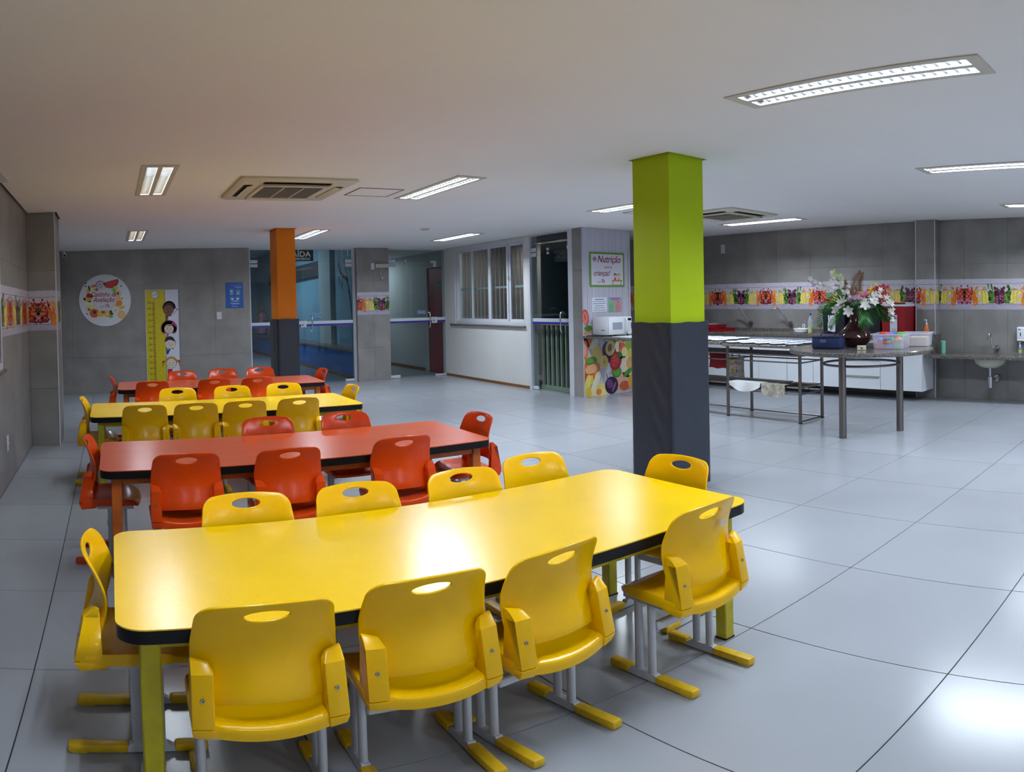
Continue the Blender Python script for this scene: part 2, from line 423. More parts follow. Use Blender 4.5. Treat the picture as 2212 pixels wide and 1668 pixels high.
pr = struct(MB().box(8.578, XR, 3.408, 3.672, 0, ZT).build('wall_right_pilaster', m_wgrout))
tile_face(pr, 'x', -1, 8.57, 3.40, 3.68, 5.0); tile_face(pr, 'y', -1, 3.40, 8.57, XR, 9.5)
MB().box(8.566, 8.576, 3.396, 3.406, 0, ZT).build('corner_trim', m_alu, pr)
MB().box(8.566, 8.576, 3.674, 3.684, 0, ZT).build('corner_trim', m_alu, pr)
wa = struct(MB().box(6.98, XR, 8.608, 8.75, 0, ZT).build('wall_alcove', m_wgrout))
tile_face(wa, 'y', -1, 8.6, 7.0, XR, 8.1)
struct(MB().box(XL - .1, XR + .1, YF - .12, YF, 0, ZT).build('wall_front', m_white))
# plain white wall with the barred window
ww = MB(); ww.box(6.12, 6.28, 8.83, 8.955, 0, ZT); ww.box(6.12, 6.28, 11.235, 11.75, 0, ZT); ww.box(6.12, 6.28, 8.955, 11.235, 0, .985); ww.box(6.12, 6.28, 8.955, 11.235, 2.37, ZT)
struct(ww.build('wall_window_side', m_white))
m_base = mat('brown_wood', srgb(120, 82, 40), rough=0.5, noise=(14, 0.2, 5), stretch=(1, .1, 1))
struct(MB().box(6.103, 6.12, 8.84, 11.6, 0, .042).build('baseboard_window_side', m_base))
# block behind the serving table, with tiled flank
wn = struct(MB().box(6.098, 6.99, 7.49, 7.70, 0, ZT).build('wall_nutrition', m_wgrout))
tile_face(wn, 'x', -1, 6.09, 7.48, 7.70, 9.0)
struct(MB().box(6.95, 7.0, 7.70, 8.61, 0, ZT).build('wall_alcove_side', m_wall))
MB().box(6.086, 6.094, 7.474, 7.482, 0, ZT).build('corner_trim', m_alu, wn)

# ------------------------------------------------------------------ ceiling with openings for lamps and pillars
LX, LY = (0.38, 2.81, 5.17, 7.52), (-2.43, 1.52, 5.46, 9.43)
LAMPS = [(x, y - (.08 if (x < 1 and y == 1.52) else 0)) for y in LY for x in LX if not (x > 7 and y > 9)]
holes = [(x - .122, x + .122, y - .632, y + .632) for x, y in LAMPS]
holes += [(3.452, 3.858, 3.278, 3.695), (2.13, 2.432, 8.685, 9.105), (XL, -.52, 6.975, 7.56), (8.545, XR, 3.375, 3.71)]
def holed_slab(name, x0, x1, y0, y1, z0, z1, holes, material):
    xs = sorted({x0, x1, *[min(max(v, x0), x1) for h in holes for v in h[:2]]}); ys = sorted({y0, y1, *[min(max(v, y0), y1) for h in holes for v in h[2:]]})
    b = MB(); inside = lambda x, y: any(h[0] < x < h[1] and h[2] < y < h[3] for h in holes)
    solid = {}
    for i in range(len(xs) - 1):
        for j in range(len(ys) - 1):
            solid[i, j] = not inside((xs[i] + xs[i + 1]) / 2, (ys[j] + ys[j + 1]) / 2)
    for (i, j), sd in solid.items():
        if not sd: continue
        xa, xb, ya, yb = xs[i], xs[i + 1], ys[j], ys[j + 1]
        b.add([(xa, ya, z0), (xb, ya, z0), (xb, yb, z0), (xa, yb, z0)], [(3, 2, 1, 0)]); b.add([(xa, ya, z1), (xb, ya, z1), (xb, yb, z1), (xa, yb, z1)], [(0, 1, 2, 3)])
        for di, dj, p, q in ((-1, 0, (xa, ya), (xa, yb)), (1, 0, (xb, ya), (xb, yb)), (0, -1, (xa, ya), (xb, ya)), (0, 1, (xa, yb), (xb, yb))):
            if not solid.get((i + di, j + dj), False):
                b.add([(*p, z0), (*q, z0), (*q, z1), (*p, z1)], [(0, 1, 2, 3)])
    return b.build(name, material)
struct(holed_slab('ceiling', XL + .022, XR - .015, YF, YB + .1, HC, HC + .012, holes + [(6.105, 7.02, 7.465, YB + 1), (7.02, XR, 8.585, YB + 1)], m_ceil))
struct(MB().box(XL - .15, XR + .15, YF - .12, YB + .3, ZT, ZT + .05).build('ceiling_slab_above', m_void))

# ------------------------------------------------------------------ recessed lamps
LAMP_K = {(0.38, 1.52): .5, (0.38, 5.46): .32, (0.38, 9.43): .5, (0.38, -2.43): .8, (2.81, -2.43): 1.4, (2.81, 1.52): .85, (2.81, 5.46): 1.35, (5.17, 1.52): 1.35, (5.17, 5.46): 1.35, (7.52, 5.46): .85, (2.81, 9.43): .8, (5.17, 9.43): .8}   # output scaled per lamp, partly to tune table highlights and chair backs
def make_lamp(label, x, y):
    t = thing('recessed_light', label, 'ceiling light', (x, y, HC), 0, 'recessed fluorescent ceiling lights')
    hx, hy, sx0, sx1, sy = 0.132, 0.645, 0.018, 0.094, 0.585
    tr = MB(); z0, z1 = -.007, 0.002
    for a in ((-hx, -sx1, -hy, hy), (sx1, hx, -hy, hy), (-sx0, sx0, -hy, hy), (-sx1, -sx0, sy, hy), (-sx1, -sx0, -hy, -sy), (sx0, sx1, sy, hy), (sx0, sx1, -hy, -sy)): tr.box(*a, z0, z1)
    tr.build('trim_frame', m_trim, t)
    h = MB(); h.box(-.12, .12, -.63, .63, .085, .09); h.box(-.12, -.116, -.63, .63, .002, .085); h.box(.116, .12, -.63, .63, .002, .085); h.box(-.12, .12, -.63, -.626, .002, .085); h.box(-.12, .12, .626, .63, .002, .085)
    h.build('housing', m_trim, t)
    for s in (-1, 1):
        c = s * (sx0 + sx1) / 2
        u = MB(); u.cyl((c, -.565, .048), (c, .565, .048), .013, n=10); u.build('tube', m_tube, t)
        for e in (-1, 1): MB().box(c - .016, c + .016, e * .568 - .012, e * .568 + .012, .03, .085).build('lamp_holder', m_trim, t)
        lv = MB(); wd = (sx1 - sx0) / 2
        for e in (-1, 1):                                     # parabolic side reflectors
            lv.add([(c + e * wd, -sy, .001), (c + e * wd, sy, .001), (c + e * .018, sy, .07), (c + e * .018, -sy, .07)], [(0, 1, 2, 3)])
        nb = 22
        for q in range(nb + 1):                               # cross blades, V shaped in section
            yy = -sy + 2 * sy * q / nb
            lv.hull8([(c - wd, yy - .001, .001), (c + wd, yy - .001, .001), (c + wd, yy + .001, .001), (c - wd, yy + .001, .001)],
                     [(c - wd, yy - .004, .0105), (c + wd, yy - .004, .0105), (c + wd, yy + .004, .0105), (c - wd, yy + .004, .0105)])
        lv.build('louver', m_refl, t)
        ld = bpy.data.lights.new('tube_glow', 'AREA'); ld.shape = 'RECTANGLE'; ld.size = 0.03; ld.size_y = 1.12; ld.energy = TUBE_W * LAMP_K.get((x, y), .5 if x < 1 else 1.0); ld.color = TUBE_COL
        lo = bpy.data.objects.new('tube_glow', ld); col.objects.link(lo); lo.parent = t; lo.location = (c, 0, .012)
    return t
LROW = {-2.43: 'behind the viewpoint', 1.52: 'nearest row', 5.46: 'middle row', 9.43: 'far row by the glass doors'}
LPOS = {0.38: 'at the left wall side', 2.81: 'over the table side', 5.17: 'over the open floor', 7.52: 'by the sink wall'}
for x, y in LAMPS:
    make_lamp('recessed twin-tube fluorescent ceiling light, %s, %s' % (LROW[y if y in LROW else 1.52], LPOS[x]), x, y)

# ------------------------------------------------------------------ pillars
def pillar(name, label, x0, x1, y0, y1, m, padz, seed):
    cx, cy = (x0 + x1) / 2, (y0 + y1) / 2; hx, hy = (x1 - x0) / 2, (y1 - y0) / 2
    t = thing(name, label, 'pillar', (cx, cy, 0))
    MB().box(-hx, hx, -hy, hy, 0, ZT).build('shaft', m, t)
    # padded sleeve: rounded square section with soft folds near one corner
    rnd = random.Random(seed); sec = rrect(2 * hx + .055, 2 * hy + .055, .035, 5); n0 = len(sec)
    dense = []
    for k in range(n0):
        a, b = Vector(sec[k]), Vector(sec[(k + 1) % n0]); m_ = max(1, int((b - a).length / .02))
        dense += [a.lerp(b, q / m_) for q in range(m_)]
    n = len(dense); NZ = 40; vs = []; fs = []
    for i in range(NZ + 1):
        z = padz * i / NZ
        for k, p in enumerate(dense):
            d = p.normalized(); fold = 0
            ang = math.atan2(p.y, p.x)
            u = (ang + 2.75)                               # folds on the left part of the face toward the camera
            fold = .007 * math.exp(-(u / .33) ** 2) * math.sin(z * 26 + ang * 9) * (0.3 + z / padz)
            lip = .008 if i >= NZ - 1 else 0
            q = p + d * (fold + lip * .5 + .004 * (1 - z / padz) + rnd.uniform(-.0006, .0006))
            vs.append((q.x, q.y, z + (.0025 * math.sin(ang * 7 + 1) if i == NZ else 0)))
    for i in range(NZ):
        fs += [(i * n + k, i * n + (k + 1) % n, (i + 1) * n + (k + 1) % n, (i + 1) * n + k) for k in range(n)]
    b = MB().add(vs, fs, True)
    top = [vs[NZ * n + k] for k in range(n)]; inner = [(x * .93, y * .93, padz - .012) for x, y, z in top]
    b.add(top + inner, [(k, (k + 1) % n, n + (k + 1) % n, n + k) for k in range(n)], True)
    b.build('padded_sleeve', m_pad, t, angle=60)
    return t
pillar('green_pillar', 'lime green square pillar with a charcoal padded lower sleeve', 3.474, 3.832, 3.305, 3.668, m_green, 1.20, 3)
pillar('orange_pillar', 'orange square pillar with a charcoal padded lower sleeve', 2.155, 2.405, 8.71, 9.08, m_orange, 1.21, 5)

# ------------------------------------------------------------------ glass fronts, doors and what lies behind them
m_sticker = mat('white_film', srgb(196, 208, 214), rough=0.45)
m_bluef = mat('blue_film', srgb(20, 50, 160), rough=0.45)
m_redf = mat('red_film', srgb(150, 30, 50), rough=0.45)
def band(parent, axis, plane, a0, a1, side=-1):
    """horizontal safety film: pale band over blue and a thin red line, stuck on the room side of a pane"""
    for z0, z1, m, nm in ((1.055, 1.108, m_sticker, 'pale_film'), (1.026, 1.055, m_bluef, 'blue_film'), (1.018, 1.026, m_redf, 'red_film')):
        t0, t1 = sorted((plane, plane + side * .0025))
        b = MB()
        if axis == 'y': b.box(a0, a1, t0, t1, z0, z1)
        else: b.box(t0, t1, a0, a1, z0, z1)
        b.build(nm, m, parent)
def pull(parent, axis, plane, a, z0=.90, z1=1.23, d=.06):
    """tubular door pull, standing off the glass on the room side"""
    pts = []
    for z, off in ((z0 + .03, 0), (z0 + .03, d * .6), (z0 + .012, d * .9), (z0, d), (z0 + .03, d), ): pass
    r = .012; path = [(0, z0 + .035), (d * .7, z0 + .03), (d, z0 + .06), (d, (z0 + z1) / 2), (d, z1 - .06), (d * .7, z1 - .03), (0, z1 - .035)]
    P = [((a, plane - q, z) if axis == 'y' else (plane - q, a, z)) for q, z in path]
    MB().tube(P, r, 10).build('pull_handle', m_chrome, parent)
def patch(parent, axis, plane, a0, a1, z0, z1, name='patch_fitting', m=None):
    b = MB()
    if axis == 'y': b.rbox(a0, a1, plane - .018, plane + .018, z0, z1, .006)
    else: b.rbox(plane - .018, plane + .018, a0, a1, z0, z1, .006)
    b.build(name, m or m_alu, parent)
m_sign = mat('dark_green_sign', srgb(14, 34, 30), rough=0.4)
def empurre(parent, axis, plane, a0, a1, z0, z1):
    if axis == 'y': P = Print((a0, plane - .0015, z0), (1, 0, 0), (0, 0, 1)); w_ = a1 - a0
    h = z1 - z0
    P.rect(0, w_, 0, h, srgb(206, 214, 232), 0); P.rect(.006, w_ - .006, .006, h - .006, srgb(52, 84, 170), 1)
    P.text('EMPURRE', w_ / 2, h * .27, h * .62, srgb(226, 230, 240), 2, align='CENTER', bold=.01, squeeze=min(1, w_ / (h * 3.4)))
    P.build('push_sign', parent)
YG = 11.65
# --- double glass door with the emergency exit sign
d1 = struct(thing('door_1', 'x', 'x')); del d1['label'], d1['category']
fr = MB(); fr.box(2.366, 2.40, YG - .03, YG + .03, 0, HC + .1); d1f = fr.build('door_frame', m_alu, d1)
MB().box(4.262, 4.305, YG - .03, YG + .03, 0, HC + .1).build('door_frame', m_alu, d1)
MB().box(2.40, 4.262, YG - .03, YG + .03, 2.365, HC + .1).build('door_frame', m_alu, d1)
MB().box(2.40, 4.262, YG - .005, YG + .005, 2.13, 2.365).build('transom_pane', m_glass, d1)
for a0, a1 in ((2.405, 3.328), (3.334, 4.258)):
    p = MB().box(a0, a1, YG - .005, YG + .005, .02, 2.124).build('glass_leaf', m_glass, d1)
    band(p, 'y', YG - .005, a0, a1)
pull(d1, 'y', YG - .005, 3.475); pull(d1, 'y', YG - .005, 3.195)
for a in ((2.40, 2.535), (4.135, 4.262)):
    patch(d1, 'y', YG, *a, 2.135, 2.19); patch(d1, 'y', YG, *a, 2.065, 2.12)
patch(d1, 'y', YG, 4.09, 4.262, .005, .05); patch(d1, 'y', YG, 2.40, 2.56, .005, .05)
patch(d1, 'y', YG, 3.285, 3.33, 1.0, 1.115, 'lock'); patch(d1, 'y', YG, 3.335, 3.385, 1.0, 1.115, 'lock')
MB().cyl((3.31, YG - .022, 1.045), (3.31, YG - .017, 1.045), .012, n=14).build('key_cylinder', m_dark, d1)
empurre(d1, 'y', YG - .005, 3.51, 3.675, 1.185, 1.24)
sg = MB().box(3.04, 3.54, YG - .014, YG - .006, 2.165, 2.362).build('exit_sign', m_sign, d1)
P = Print((3.29, YG - .0145, 2.165), (1, 0, 0), (0, 0, 1))
P.text('SAÍDA', .0, .078, .135, srgb(226, 232, 226), 1, align='CENTER', bold=.02, squeeze=1.08); P.text('DE EMERGÊNCIA', .0, .022, .052, srgb(226, 232, 226), 1, align='CENTER', bold=.02, squeeze=.98)
P.build('exit_lettering', sg)
# --- narrower glass door to the corridor
d2 = struct(thing('door_2', 'x', 'x')); del d2['label'], d2['category']
MB().box(4.93, 4.965, YG - .03, YG + .03, 0, HC + .1).build('door_frame', m_alu, d2)
MB().box(6.15, 6.19, YG - .03, YG + .03, 0, HC + .1).build('door_frame', m_alu, d2)
MB().box(4.965, 6.15, YG - .03, YG + .03, 2.375, HC + .1).build('door_frame', m_alu, d2)
p = MB().box(4.97, 5.866, YG - .005, YG + .005, .02, 2.128).build('glass_leaf', m_glass, d2); band(p, 'y', YG - .005, 4.97, 5.866)
p = MB().box(5.872, 6.148, YG - .005, YG + .005, .03, 2.372).build('side_pane', m_glass, d2); band(p, 'y', YG - .005, 5.872, 6.148)
MB().box(4.97, 5.866, YG - .005, YG + .005, 2.133, 2.372).build('transom_pane', m_glass, d2)
pull(d2, 'y', YG - .005, 5.772); patch(d2, 'y', YG, 4.965, 5.11, 2.138, 2.195); patch(d2, 'y', YG, 4.965, 5.11, 2.06, 2.122)
patch(d2, 'y', YG, 4.965, 5.16, .004, .06); patch(d2, 'y', YG, 5.83, 5.95, 2.135, 2.175); patch(d2, 'y', YG, 5.89, 5.95, 2.06, 2.135)
patch(d2, 'y', YG, 5.89, 6.15, .002, .032, 'floor_channel'); patch(d2, 'y', YG, 5.835, 5.90, 1.0, 1.115, 'lock'); patch(d2, 'y', YG, 5.90, 5.945, 1.0, 1.115, 'lock')
MB().cyl((5.868, YG - .024, 1.05), (5.868, YG - .017, 1.05), .012, n=14).build('key_cylinder', m_dark, d2)
empurre(d2, 'y', YG - .005, 5.545, 5.71, 1.185, 1.24)
patch(d2, 'y', YG, 5.30, 5.335, 2.15, 2.19, 'clip'); patch(d2, 'y', YG, 5.30, 5.335, 2.09, 2.12, 'clip')
# --- glass door in the side wall, gate of bars behind
XG = 6.14
d3 = struct(thing('door_3', 'x', 'x')); del d3['label'], d3['category']
MB().box(6.10, 6.17, 8.775, 8.83, 0, HC + .1).build('door_frame', m_alu, d3)
MB().box(6.085, 6.17, 7.70, 7.80, 0, HC + .1).build('door_frame', m_alu, d3)
MB().box(6.10, 6.17, 7.80, 8.775, 2.372, HC + .1).build('door_frame', m_alu, d3)
p = MB().box(XG - .005, XG + .005, 7.806, 8.77, .02, 2.118).build('glass_leaf', m_glass, d3); band(p, 'x', XG - .005, 7.806, 8.77)
MB().box(XG - .005, XG + .005, 7.806, 8.77, 2.124, 2.37).build('transom_pane', m_glass, d3)
pull(d3, 'x', XG - .005, 7.97, .885, 1.235, .07)
for z in ((2.13, 2.19), (2.055, 2.115), (.004, .055)): patch(d3, 'x', XG, 8.64, 8.775, *z)
patch(d3, 'x', XG, 7.80, 7.87, 2.12, 2.17); patch(d3, 'x', XG, 7.80, 7.85, 1.0, 1.09, 'lock'); patch(d3, 'x', XG, 8.33, 8.36, 2.13, 2.17, 'clip'); patch(d3, 'x', XG, 8.33, 8.36, 2.07, 2.11, 'clip')
m_gate = mat('cream_gate_paint', srgb(168, 172, 150), rough=0.5)
gt = tag(thing('folding_gate', '', ''), 'low cream slatted gate behind the glass door beside the fruit mural', 'gate')
for k in range(8):
    y = 7.86 + k * .117
    MB().box(6.26, 6.30, y, y + .032, .06, 1.02).build('slat', m_gate, gt)
MB().box(6.255, 6.305, 7.84, 8.74, .002, .07).build('bottom_rail', m_gate, gt); MB().box(6.255, 6.305, 7.84, 8.74, 1.0, 1.04).build('top_rail', m_gate, gt)
P = Print((XG + .02, 8.02, 1.97), (0, -1, 0), (0, 0, 1)); P.rect(-.20, .18, -.03, .15, srgb(22, 30, 32), 0); P.text('SAÍDA', 0, .02, .12, srgb(92, 100, 104), 1, align='CENTER', bold=.02, mirror=True, squeeze=.95)
P.build('exit_sign_back', d3)
# --- barred sliding window
win = struct(thing('window_1', 'x', 'x')); del win['label'], win['category']
wy0, wy1, wz0, wz1 = 8.955, 11.235, .985, 2.37
for a in ((wy0, wy1, wz0, wz0 + .06), (wy0, wy1, wz1 - .05, wz1), (wy0, wy0 + .05, wz0 + .06, wz1 - .05), (wy1 - .05, wy1, wz0 + .06, wz1 - .05)):
    MB().box(6.135, 6.22, *a).build('window_frame', m_alu, win)
sy = [wy0 + .05, 9.47, 10.05, 10.66, wy1 - .05]
for k in range(4):
    off = .0 if k in (1, 2) else .03
    a, b = sy[k], sy[k + 1]; x0, x1 = 6.145 + off, 6.175 + off
    for q, (u0, u1, z0, z1) in enumerate(((a, a + .038, wz0 + .06, wz1 - .05), (b - .038, b, wz0 + .06, wz1 - .05), (a + .038, b - .038, wz0 + .06, wz0 + .10), (a + .038, b - .038, wz1 - .09, wz1 - .05))):
        MB().box(x0, x1, u0, u1, z0, z1).build('sash', m_alu, win)
    MB().box(x0 + .012, x0 + .018, a + .038, b - .038, wz0 + .10, wz1 - .09).build('pane', m_glass, win)
m_bar = mat('pale_bar_paint', srgb(176, 186, 190), rough=0.4)
for k in range(18):
    y = wy0 + .07 + k * (wy1 - wy0 - .14) / 17
    MB().cyl((6.262, y, wz0 + .02), (6.262, y, wz1 - .02), .0075, n=8).build('window_bar', m_bar, win)
MB().box(6.255, 6.275, wy0, wy1, 1.60, 1.635).build('cross_bar', m_bar, win)
struct(MB().rbox(6.085, 6.24, 8.93, 11.40, .955, .985, .004, 1).build('window_sill', m_granite))
MB().rbox(6.13, 6.15, 9.455, 9.485, 1.74, 1.80, .004, 1).build('window_latch', m_alu, win)
# room behind the window and the side door
m_beige = mat('beige_room_paint', srgb(150, 140, 136), rough=0.8)
b = MB(); b.box(7.45, 7.5, 8.75, 11.7, 0, ZT); b.box(6.28, 7.5, 11.7, 11.75, 0, ZT); b.box(6.28, 7.5, 7.70, 11.75, -.02, 0)
struct(b.build('wall_inner_room', m_beige))
m_store_shade = mat('store_wall_shade', srgb(74, 72, 72), rough=0.7)  # darkness of the unlit store put into the wall colour
struct(MB().box(6.28, 6.95, 7.701, 7.705, 0, ZT).build('wall_store', m_store_shade)); struct(MB().box(6.30, 7.45, 8.72, 8.76, 0, ZT).build('wall_added_light_stop', m_store_shade)); struct(MB().box(6.935, 6.949, 7.71, 8.72, 0, ZT).build('wall_store_side', m_store_shade))  # partition added to keep light from the window room out of the store
# --- corridor behind door 2
m_corr = mat('corridor_paint', srgb(176, 182, 184), rough=0.6, noise=(2, .03, 3))
b = MB(); b.box(4.93, 4.98, 11.8, 17, 0, ZT); b.box(6.19, 6.24, 12.62, 17, 0, ZT); b.box(4.93, 6.24, 17, 17.05, 0, ZT); b.box(6.19, 6.24, 11.7, 11.80, 0, ZT); b.box(6.19, 6.24, 11.8, 12.62, 2.08, ZT)
struct(b.build('wall_corridor', m_corr))
struct(MB().box(2.0, 6.3, YB + .3, 22.3, -.06, -.002).build('floor_corridor', mat('corridor_floor', srgb(128, 132, 138), rough=0.3, noise=(2, .05, 4))))
struct(MB().box(4.93, 6.3, 11.8, 17.05, HC, HC + .05).build('ceiling_corridor', m_ceil))
struct(MB().box(6.172, 6.19, 12.62, 17, 0, .06).build('baseboard_corridor', m_base))
d4 = struct(thing('door_4', 'x', 'x')); del d4['label'], d4['category']
m_wine = mat('wine_red_door', srgb(140, 24, 40), rough=0.4, noise=(3, .06, 4))
MB().box(6.185, 6.225, 11.80, 12.50, 0, 2.06).build('door_leaf', m_wine, d4); MB().box(6.165, 6.19, 12.50, 12.62, 0, 2.08).build('door_jamb', m_corr, d4)
P = Print((6.1845, 12.12, 1.64), (0, -1, 0), (0, 0, 1)); P.rect(0, .22, 0, .16, srgb(18, 34, 30), 0); P.text('SAÍDA', .11, .06, .075, srgb(96, 112, 104), 1, align='CENTER', bold=.02); P.rect(.03, .19, .025, .04, srgb(90, 104, 98), 1); P.build('exit_sign', d4)
# --- blue lobby behind door 1
m_teal = mat('pale_blue_paint', srgb(118, 158, 180), rough=0.7, noise=(1.2, .05, 4)); m_blue = mat('royal_blue_paint', srgb(16, 96, 176), rough=0.45, noise=(2, .05, 4))
m_lob = mat('grey_white_paint', srgb(170, 182, 184), rough=0.7)
struct(MB().box(4.75, 4.92, 11.83, 19.9, 0, 3.0).build('wall_lobby', m_teal)); struct(MB().box(4.75, 4.92, 19.9, 22.2, 0, 3.0).build('wall_lobby_far', m_lob))
struct(MB().box(2.0, 4.92, 22.2, 22.3, 0, 3.0).build('wall_lobby_end', m_teal)); struct(MB().box(2.0, 2.1, 11.75, 22.3, 0, 3.0).build('wall_lobby_side', m_teal))
struct(MB().box(2.0, 4.92, 11.83, 22.3, 3.0, 3.05).build('ceiling_lobby', m_ceil))
struct(MB().box(4.36, 4.75, 11.83, 22.2, 0, .505).build('trim_1', m_blue)); struct(MB().box(4.33, 4.75, 11.83, 22.2, .505, .54).build('trim_2', mat('stone_ledge', srgb(112, 98, 92), rough=0.4, noise=(8, .15, 5))))
struct(MB().box(4.345, 4.36, 11.83, 22.2, 0, .06).build('baseboard_lobby', m_base))
struct(MB().box(4.66, 4.75, 14.14, 14.96, .54, 3.0).build('trim_3', m_lob))
bm_ = MB(); bm_.hull8([(4.66, 14.97, 2.06), (4.75, 14.97, 2.06), (4.75, 19.9, 2.0), (4.66, 19.9, 2.0)], [(4.66, 14.97, 2.40), (4.75, 14.97, 2.40), (4.75, 19.9, 2.36), (4.66, 19.9, 2.36)])
struct(bm_.build('trim_4', mat('dark_beam', srgb(44, 46, 50), rough=0.6)))
P = Print((4.7485, 13.9, .55), (0, -1, 0), (0, 0, 1))      # painted tree, u runs toward the room
br, lf = srgb(62, 46, 44), srgb(60, 120, 50)
P.line([(.92, 0), (.90, .45), (.86, .75)], .13, br, 1); P.line([(.86, .7), (.72, 1.1), (.62, 1.35), (.40, 1.42), (.22, 1.50), (.12, 1.68), (.14, 1.85)], .075, br, 1)
P.line([(.88, .7), (.95, 1.2), (1.0, 1.7), (1.0, 2.3)], .08, br, 1); P.line([(.62, 1.35), (.45, 1.75), (.25, 2.05), (.15, 2.4)], .06, br, 1); P.line([(1.0, 1.7), (.8, 2.1), (.7, 2.4)], .06, br, 1)
for x, y, a in ((.12, 1.35, .2), (.30, 1.25, -.2), (.05, 1.7, .1), (.62, 1.65, .4), (.10, 2.2, .1), (.30, 2.3, -.3), (.68, 1.9, .2), (.75, 1.55, -.2), (.5, 2.25, .3)): P.ell(x, y, .035, .10, lf, 2, a)
tag(P.build('tree_mural'), 'painted tree with few green leaves on the pale blue wall behind glass', 'mural')
# statue on the ledge
st = thing('statue', 'small painted statue in a pink robe on the ledge behind the glass door', 'statue', (4.50, 20.3, .54), R(200))
st.scale = (.8, .8, 1)
m_rose = mat('dusty_rose_paint', srgb(186, 130, 146), rough=0.6); m_skin = mat('plaster_skin', srgb(150, 104, 92), rough=0.6)
MB().lathe([(.0, .0), (.16, .0), (.17, .05), (.15, .06), (.0, .06)], 20).build('statue_base', m_bluef, st)
rb = MB().lathe([(.0, .06), (.14, .06), (.145, .12), (.11, .35), (.105, .48), (.125, .58), (.10, .655), (.045, .68), (.04, .70)], 20)
rb.build('robe', m_rose, st)
am = MB(); am.tube([(.11, 0, .62), (.20, .05, .50), (.26, .10, .60), (.28, .10, .70)], [.04, .036, .03, .024], 10); am.build('raised_arm', m_skin, st)
am = MB(); am.tube([(-.11, 0, .62), (-.17, .05, .48), (-.08, .13, .46), (0, .14, .48)], [.04, .036, .03, .024], 10); am.build('folded_arm', m_rose, st)
hd = MB(); hd.ball((0, .01, .77), (.062, .07, .08), 16, 10); hd.ball((0, .083, .765), .012, 8, 6); hd.ball((-.062, .01, .77), (.01, .018, .02), 8, 6); hd.ball((.062, .01, .77), (.01, .018, .02), 8, 6); hd.build('head', m_skin, st)
hr = MB(); hr.ball((0, -.012, .795), (.07, .074, .072), 16, 10); hr.build('hair', mat('brown_hair', srgb(86, 44, 36), rough=0.7), st)
# weak lamps of the rooms beyond the glass
def room_lamp(label, x, y, z, lx, ly, e, colr):
    t = thing('surface_light', label, 'ceiling light', (x, y, z))
    MB().rbox(-lx / 2 - .03, lx / 2 + .03, -ly / 2 - .03, ly / 2 + .03, .0, .05, .008, 1).build('lamp_body', m_trim, t)
    ld = bpy.data.lights.new('lamp_glow', 'AREA'); ld.shape = 'RECTANGLE'; ld.size = lx; ld.size_y = ly; ld.energy = e; ld.color = colr
    lo = bpy.data.objects.new('lamp_glow', ld); col.objects.link(lo); lo.parent = t; lo.location = (0, 0, -.004)
LOBBY_W, CORR_W, ROOM_W = 34, 8, 6
room_lamp('plain surface light on the ceiling of the lobby behind the double glass door', 3.1, 16.2, 2.95, .2, 1.2, LOBBY_W, (.72, .88, 1))
room_lamp('plain surface light on the corridor ceiling behind the narrow glass door', 5.55, 14.6, HC - .05, .2, .9, CORR_W, (.8, .92, 1))
room_lamp('plain surface light on the ceiling of the room behind the barred window', 6.9, 10.6, HC + .07, .2, .9, ROOM_W, (1, .96, .94))
# --- left window (its edge and sill reach into the picture)
w2 = struct(thing('window_2', 'x', 'x')); del w2['label'], w2['category']
for a in ((2.6, 5.17, .95, 1.0), (2.6, 5.17, 2.05, 2.1), (2.6, 2.65, 1.0, 2.05), (5.12, 5.17, 1.0, 2.05), (3.86, 3.91, 1.0, 2.05)):
    MB().box(XL - .07, XL + .012, *a).build('window_frame', m_alu, w2)
MB().box(XL - .05, XL - .044, 2.65, 3.86, 1.0, 2.05).build('pane', m_glass, w2); MB().box(XL - .05, XL - .044, 3.91, 5.12, 1.0, 2.05).build('pane', m_glass, w2)
struct(MB().rbox(XL - .1, XL + .04, 2.55, 5.2, .925, .952, .005, 1).build('window_sill', m_granite))
struct(MB().box(XL + .004, XL + .09, 2.5, 5.22, HC - .012, HC - .001).build('trim_5', m_alu))
struct(MB().box(XL - .9, XL - .85, 2.0, 5.8, 0.3, 2.6).build('wall_outside', m_void))

# ------------------------------------------------------------------ tables
TZ = 0.590
def make_table(label, x0, x1, y0, y1, lam, leg, rad, rz=0.0, group=None):
    cx, cy, W_, D_ = (x0 + x1) / 2, (y0 + y1) / 2, x1 - x0, y1 - y0
    t = thing('children_table', label, 'table', (cx, cy, 0), rz, 'long children\'s tables')
    out = rrect(W_, D_, rad, 7)
    b = MB().prism(out, TZ - .004, TZ); b.build('tabletop', lam, t, angle=30)
    MB().prism(rrect(W_ - .002, D_ - .002, rad, 7), TZ - .043, TZ - .004).build('edge_band', m_black, t, angle=30)
    ix, iy, q = W_ / 2 - .055, D_ / 2 - .05, .05
    for sx in (-1, 1):
        for sy_ in (-1, 1):
            MB().rbox(*sorted((sx * ix, sx * (ix - q))), *sorted((sy_ * iy, sy_ * (iy - q))), .004, TZ - .043, .004, 1).build('leg', leg, t)
            MB().box(*sorted((sx * (ix + .001), sx * (ix - q - .001))), *sorted((sy_ * (iy + .001), sy_ * (iy - q - .001))), 0, .008).build('leg_pad', m_dark, t)
    za, zb = TZ - .083, TZ - .043
    for sy_ in (-1, 1): MB().box(-ix + q, ix - q, *sorted((sy_ * (iy - .01), sy_ * (iy - .04))), za, zb).build('apron', leg, t)
    for sx in (-1, 1): MB().box(*sorted((sx * (ix - .01), sx * (ix - .04))), -iy + q, iy - q, za, zb).build('apron', leg, t)
    return t
make_table('long yellow table with rounded corners, nearest to the viewer', -.011, 2.055, 1.55, 2.35, m_ywl, m_ywleg, .07)
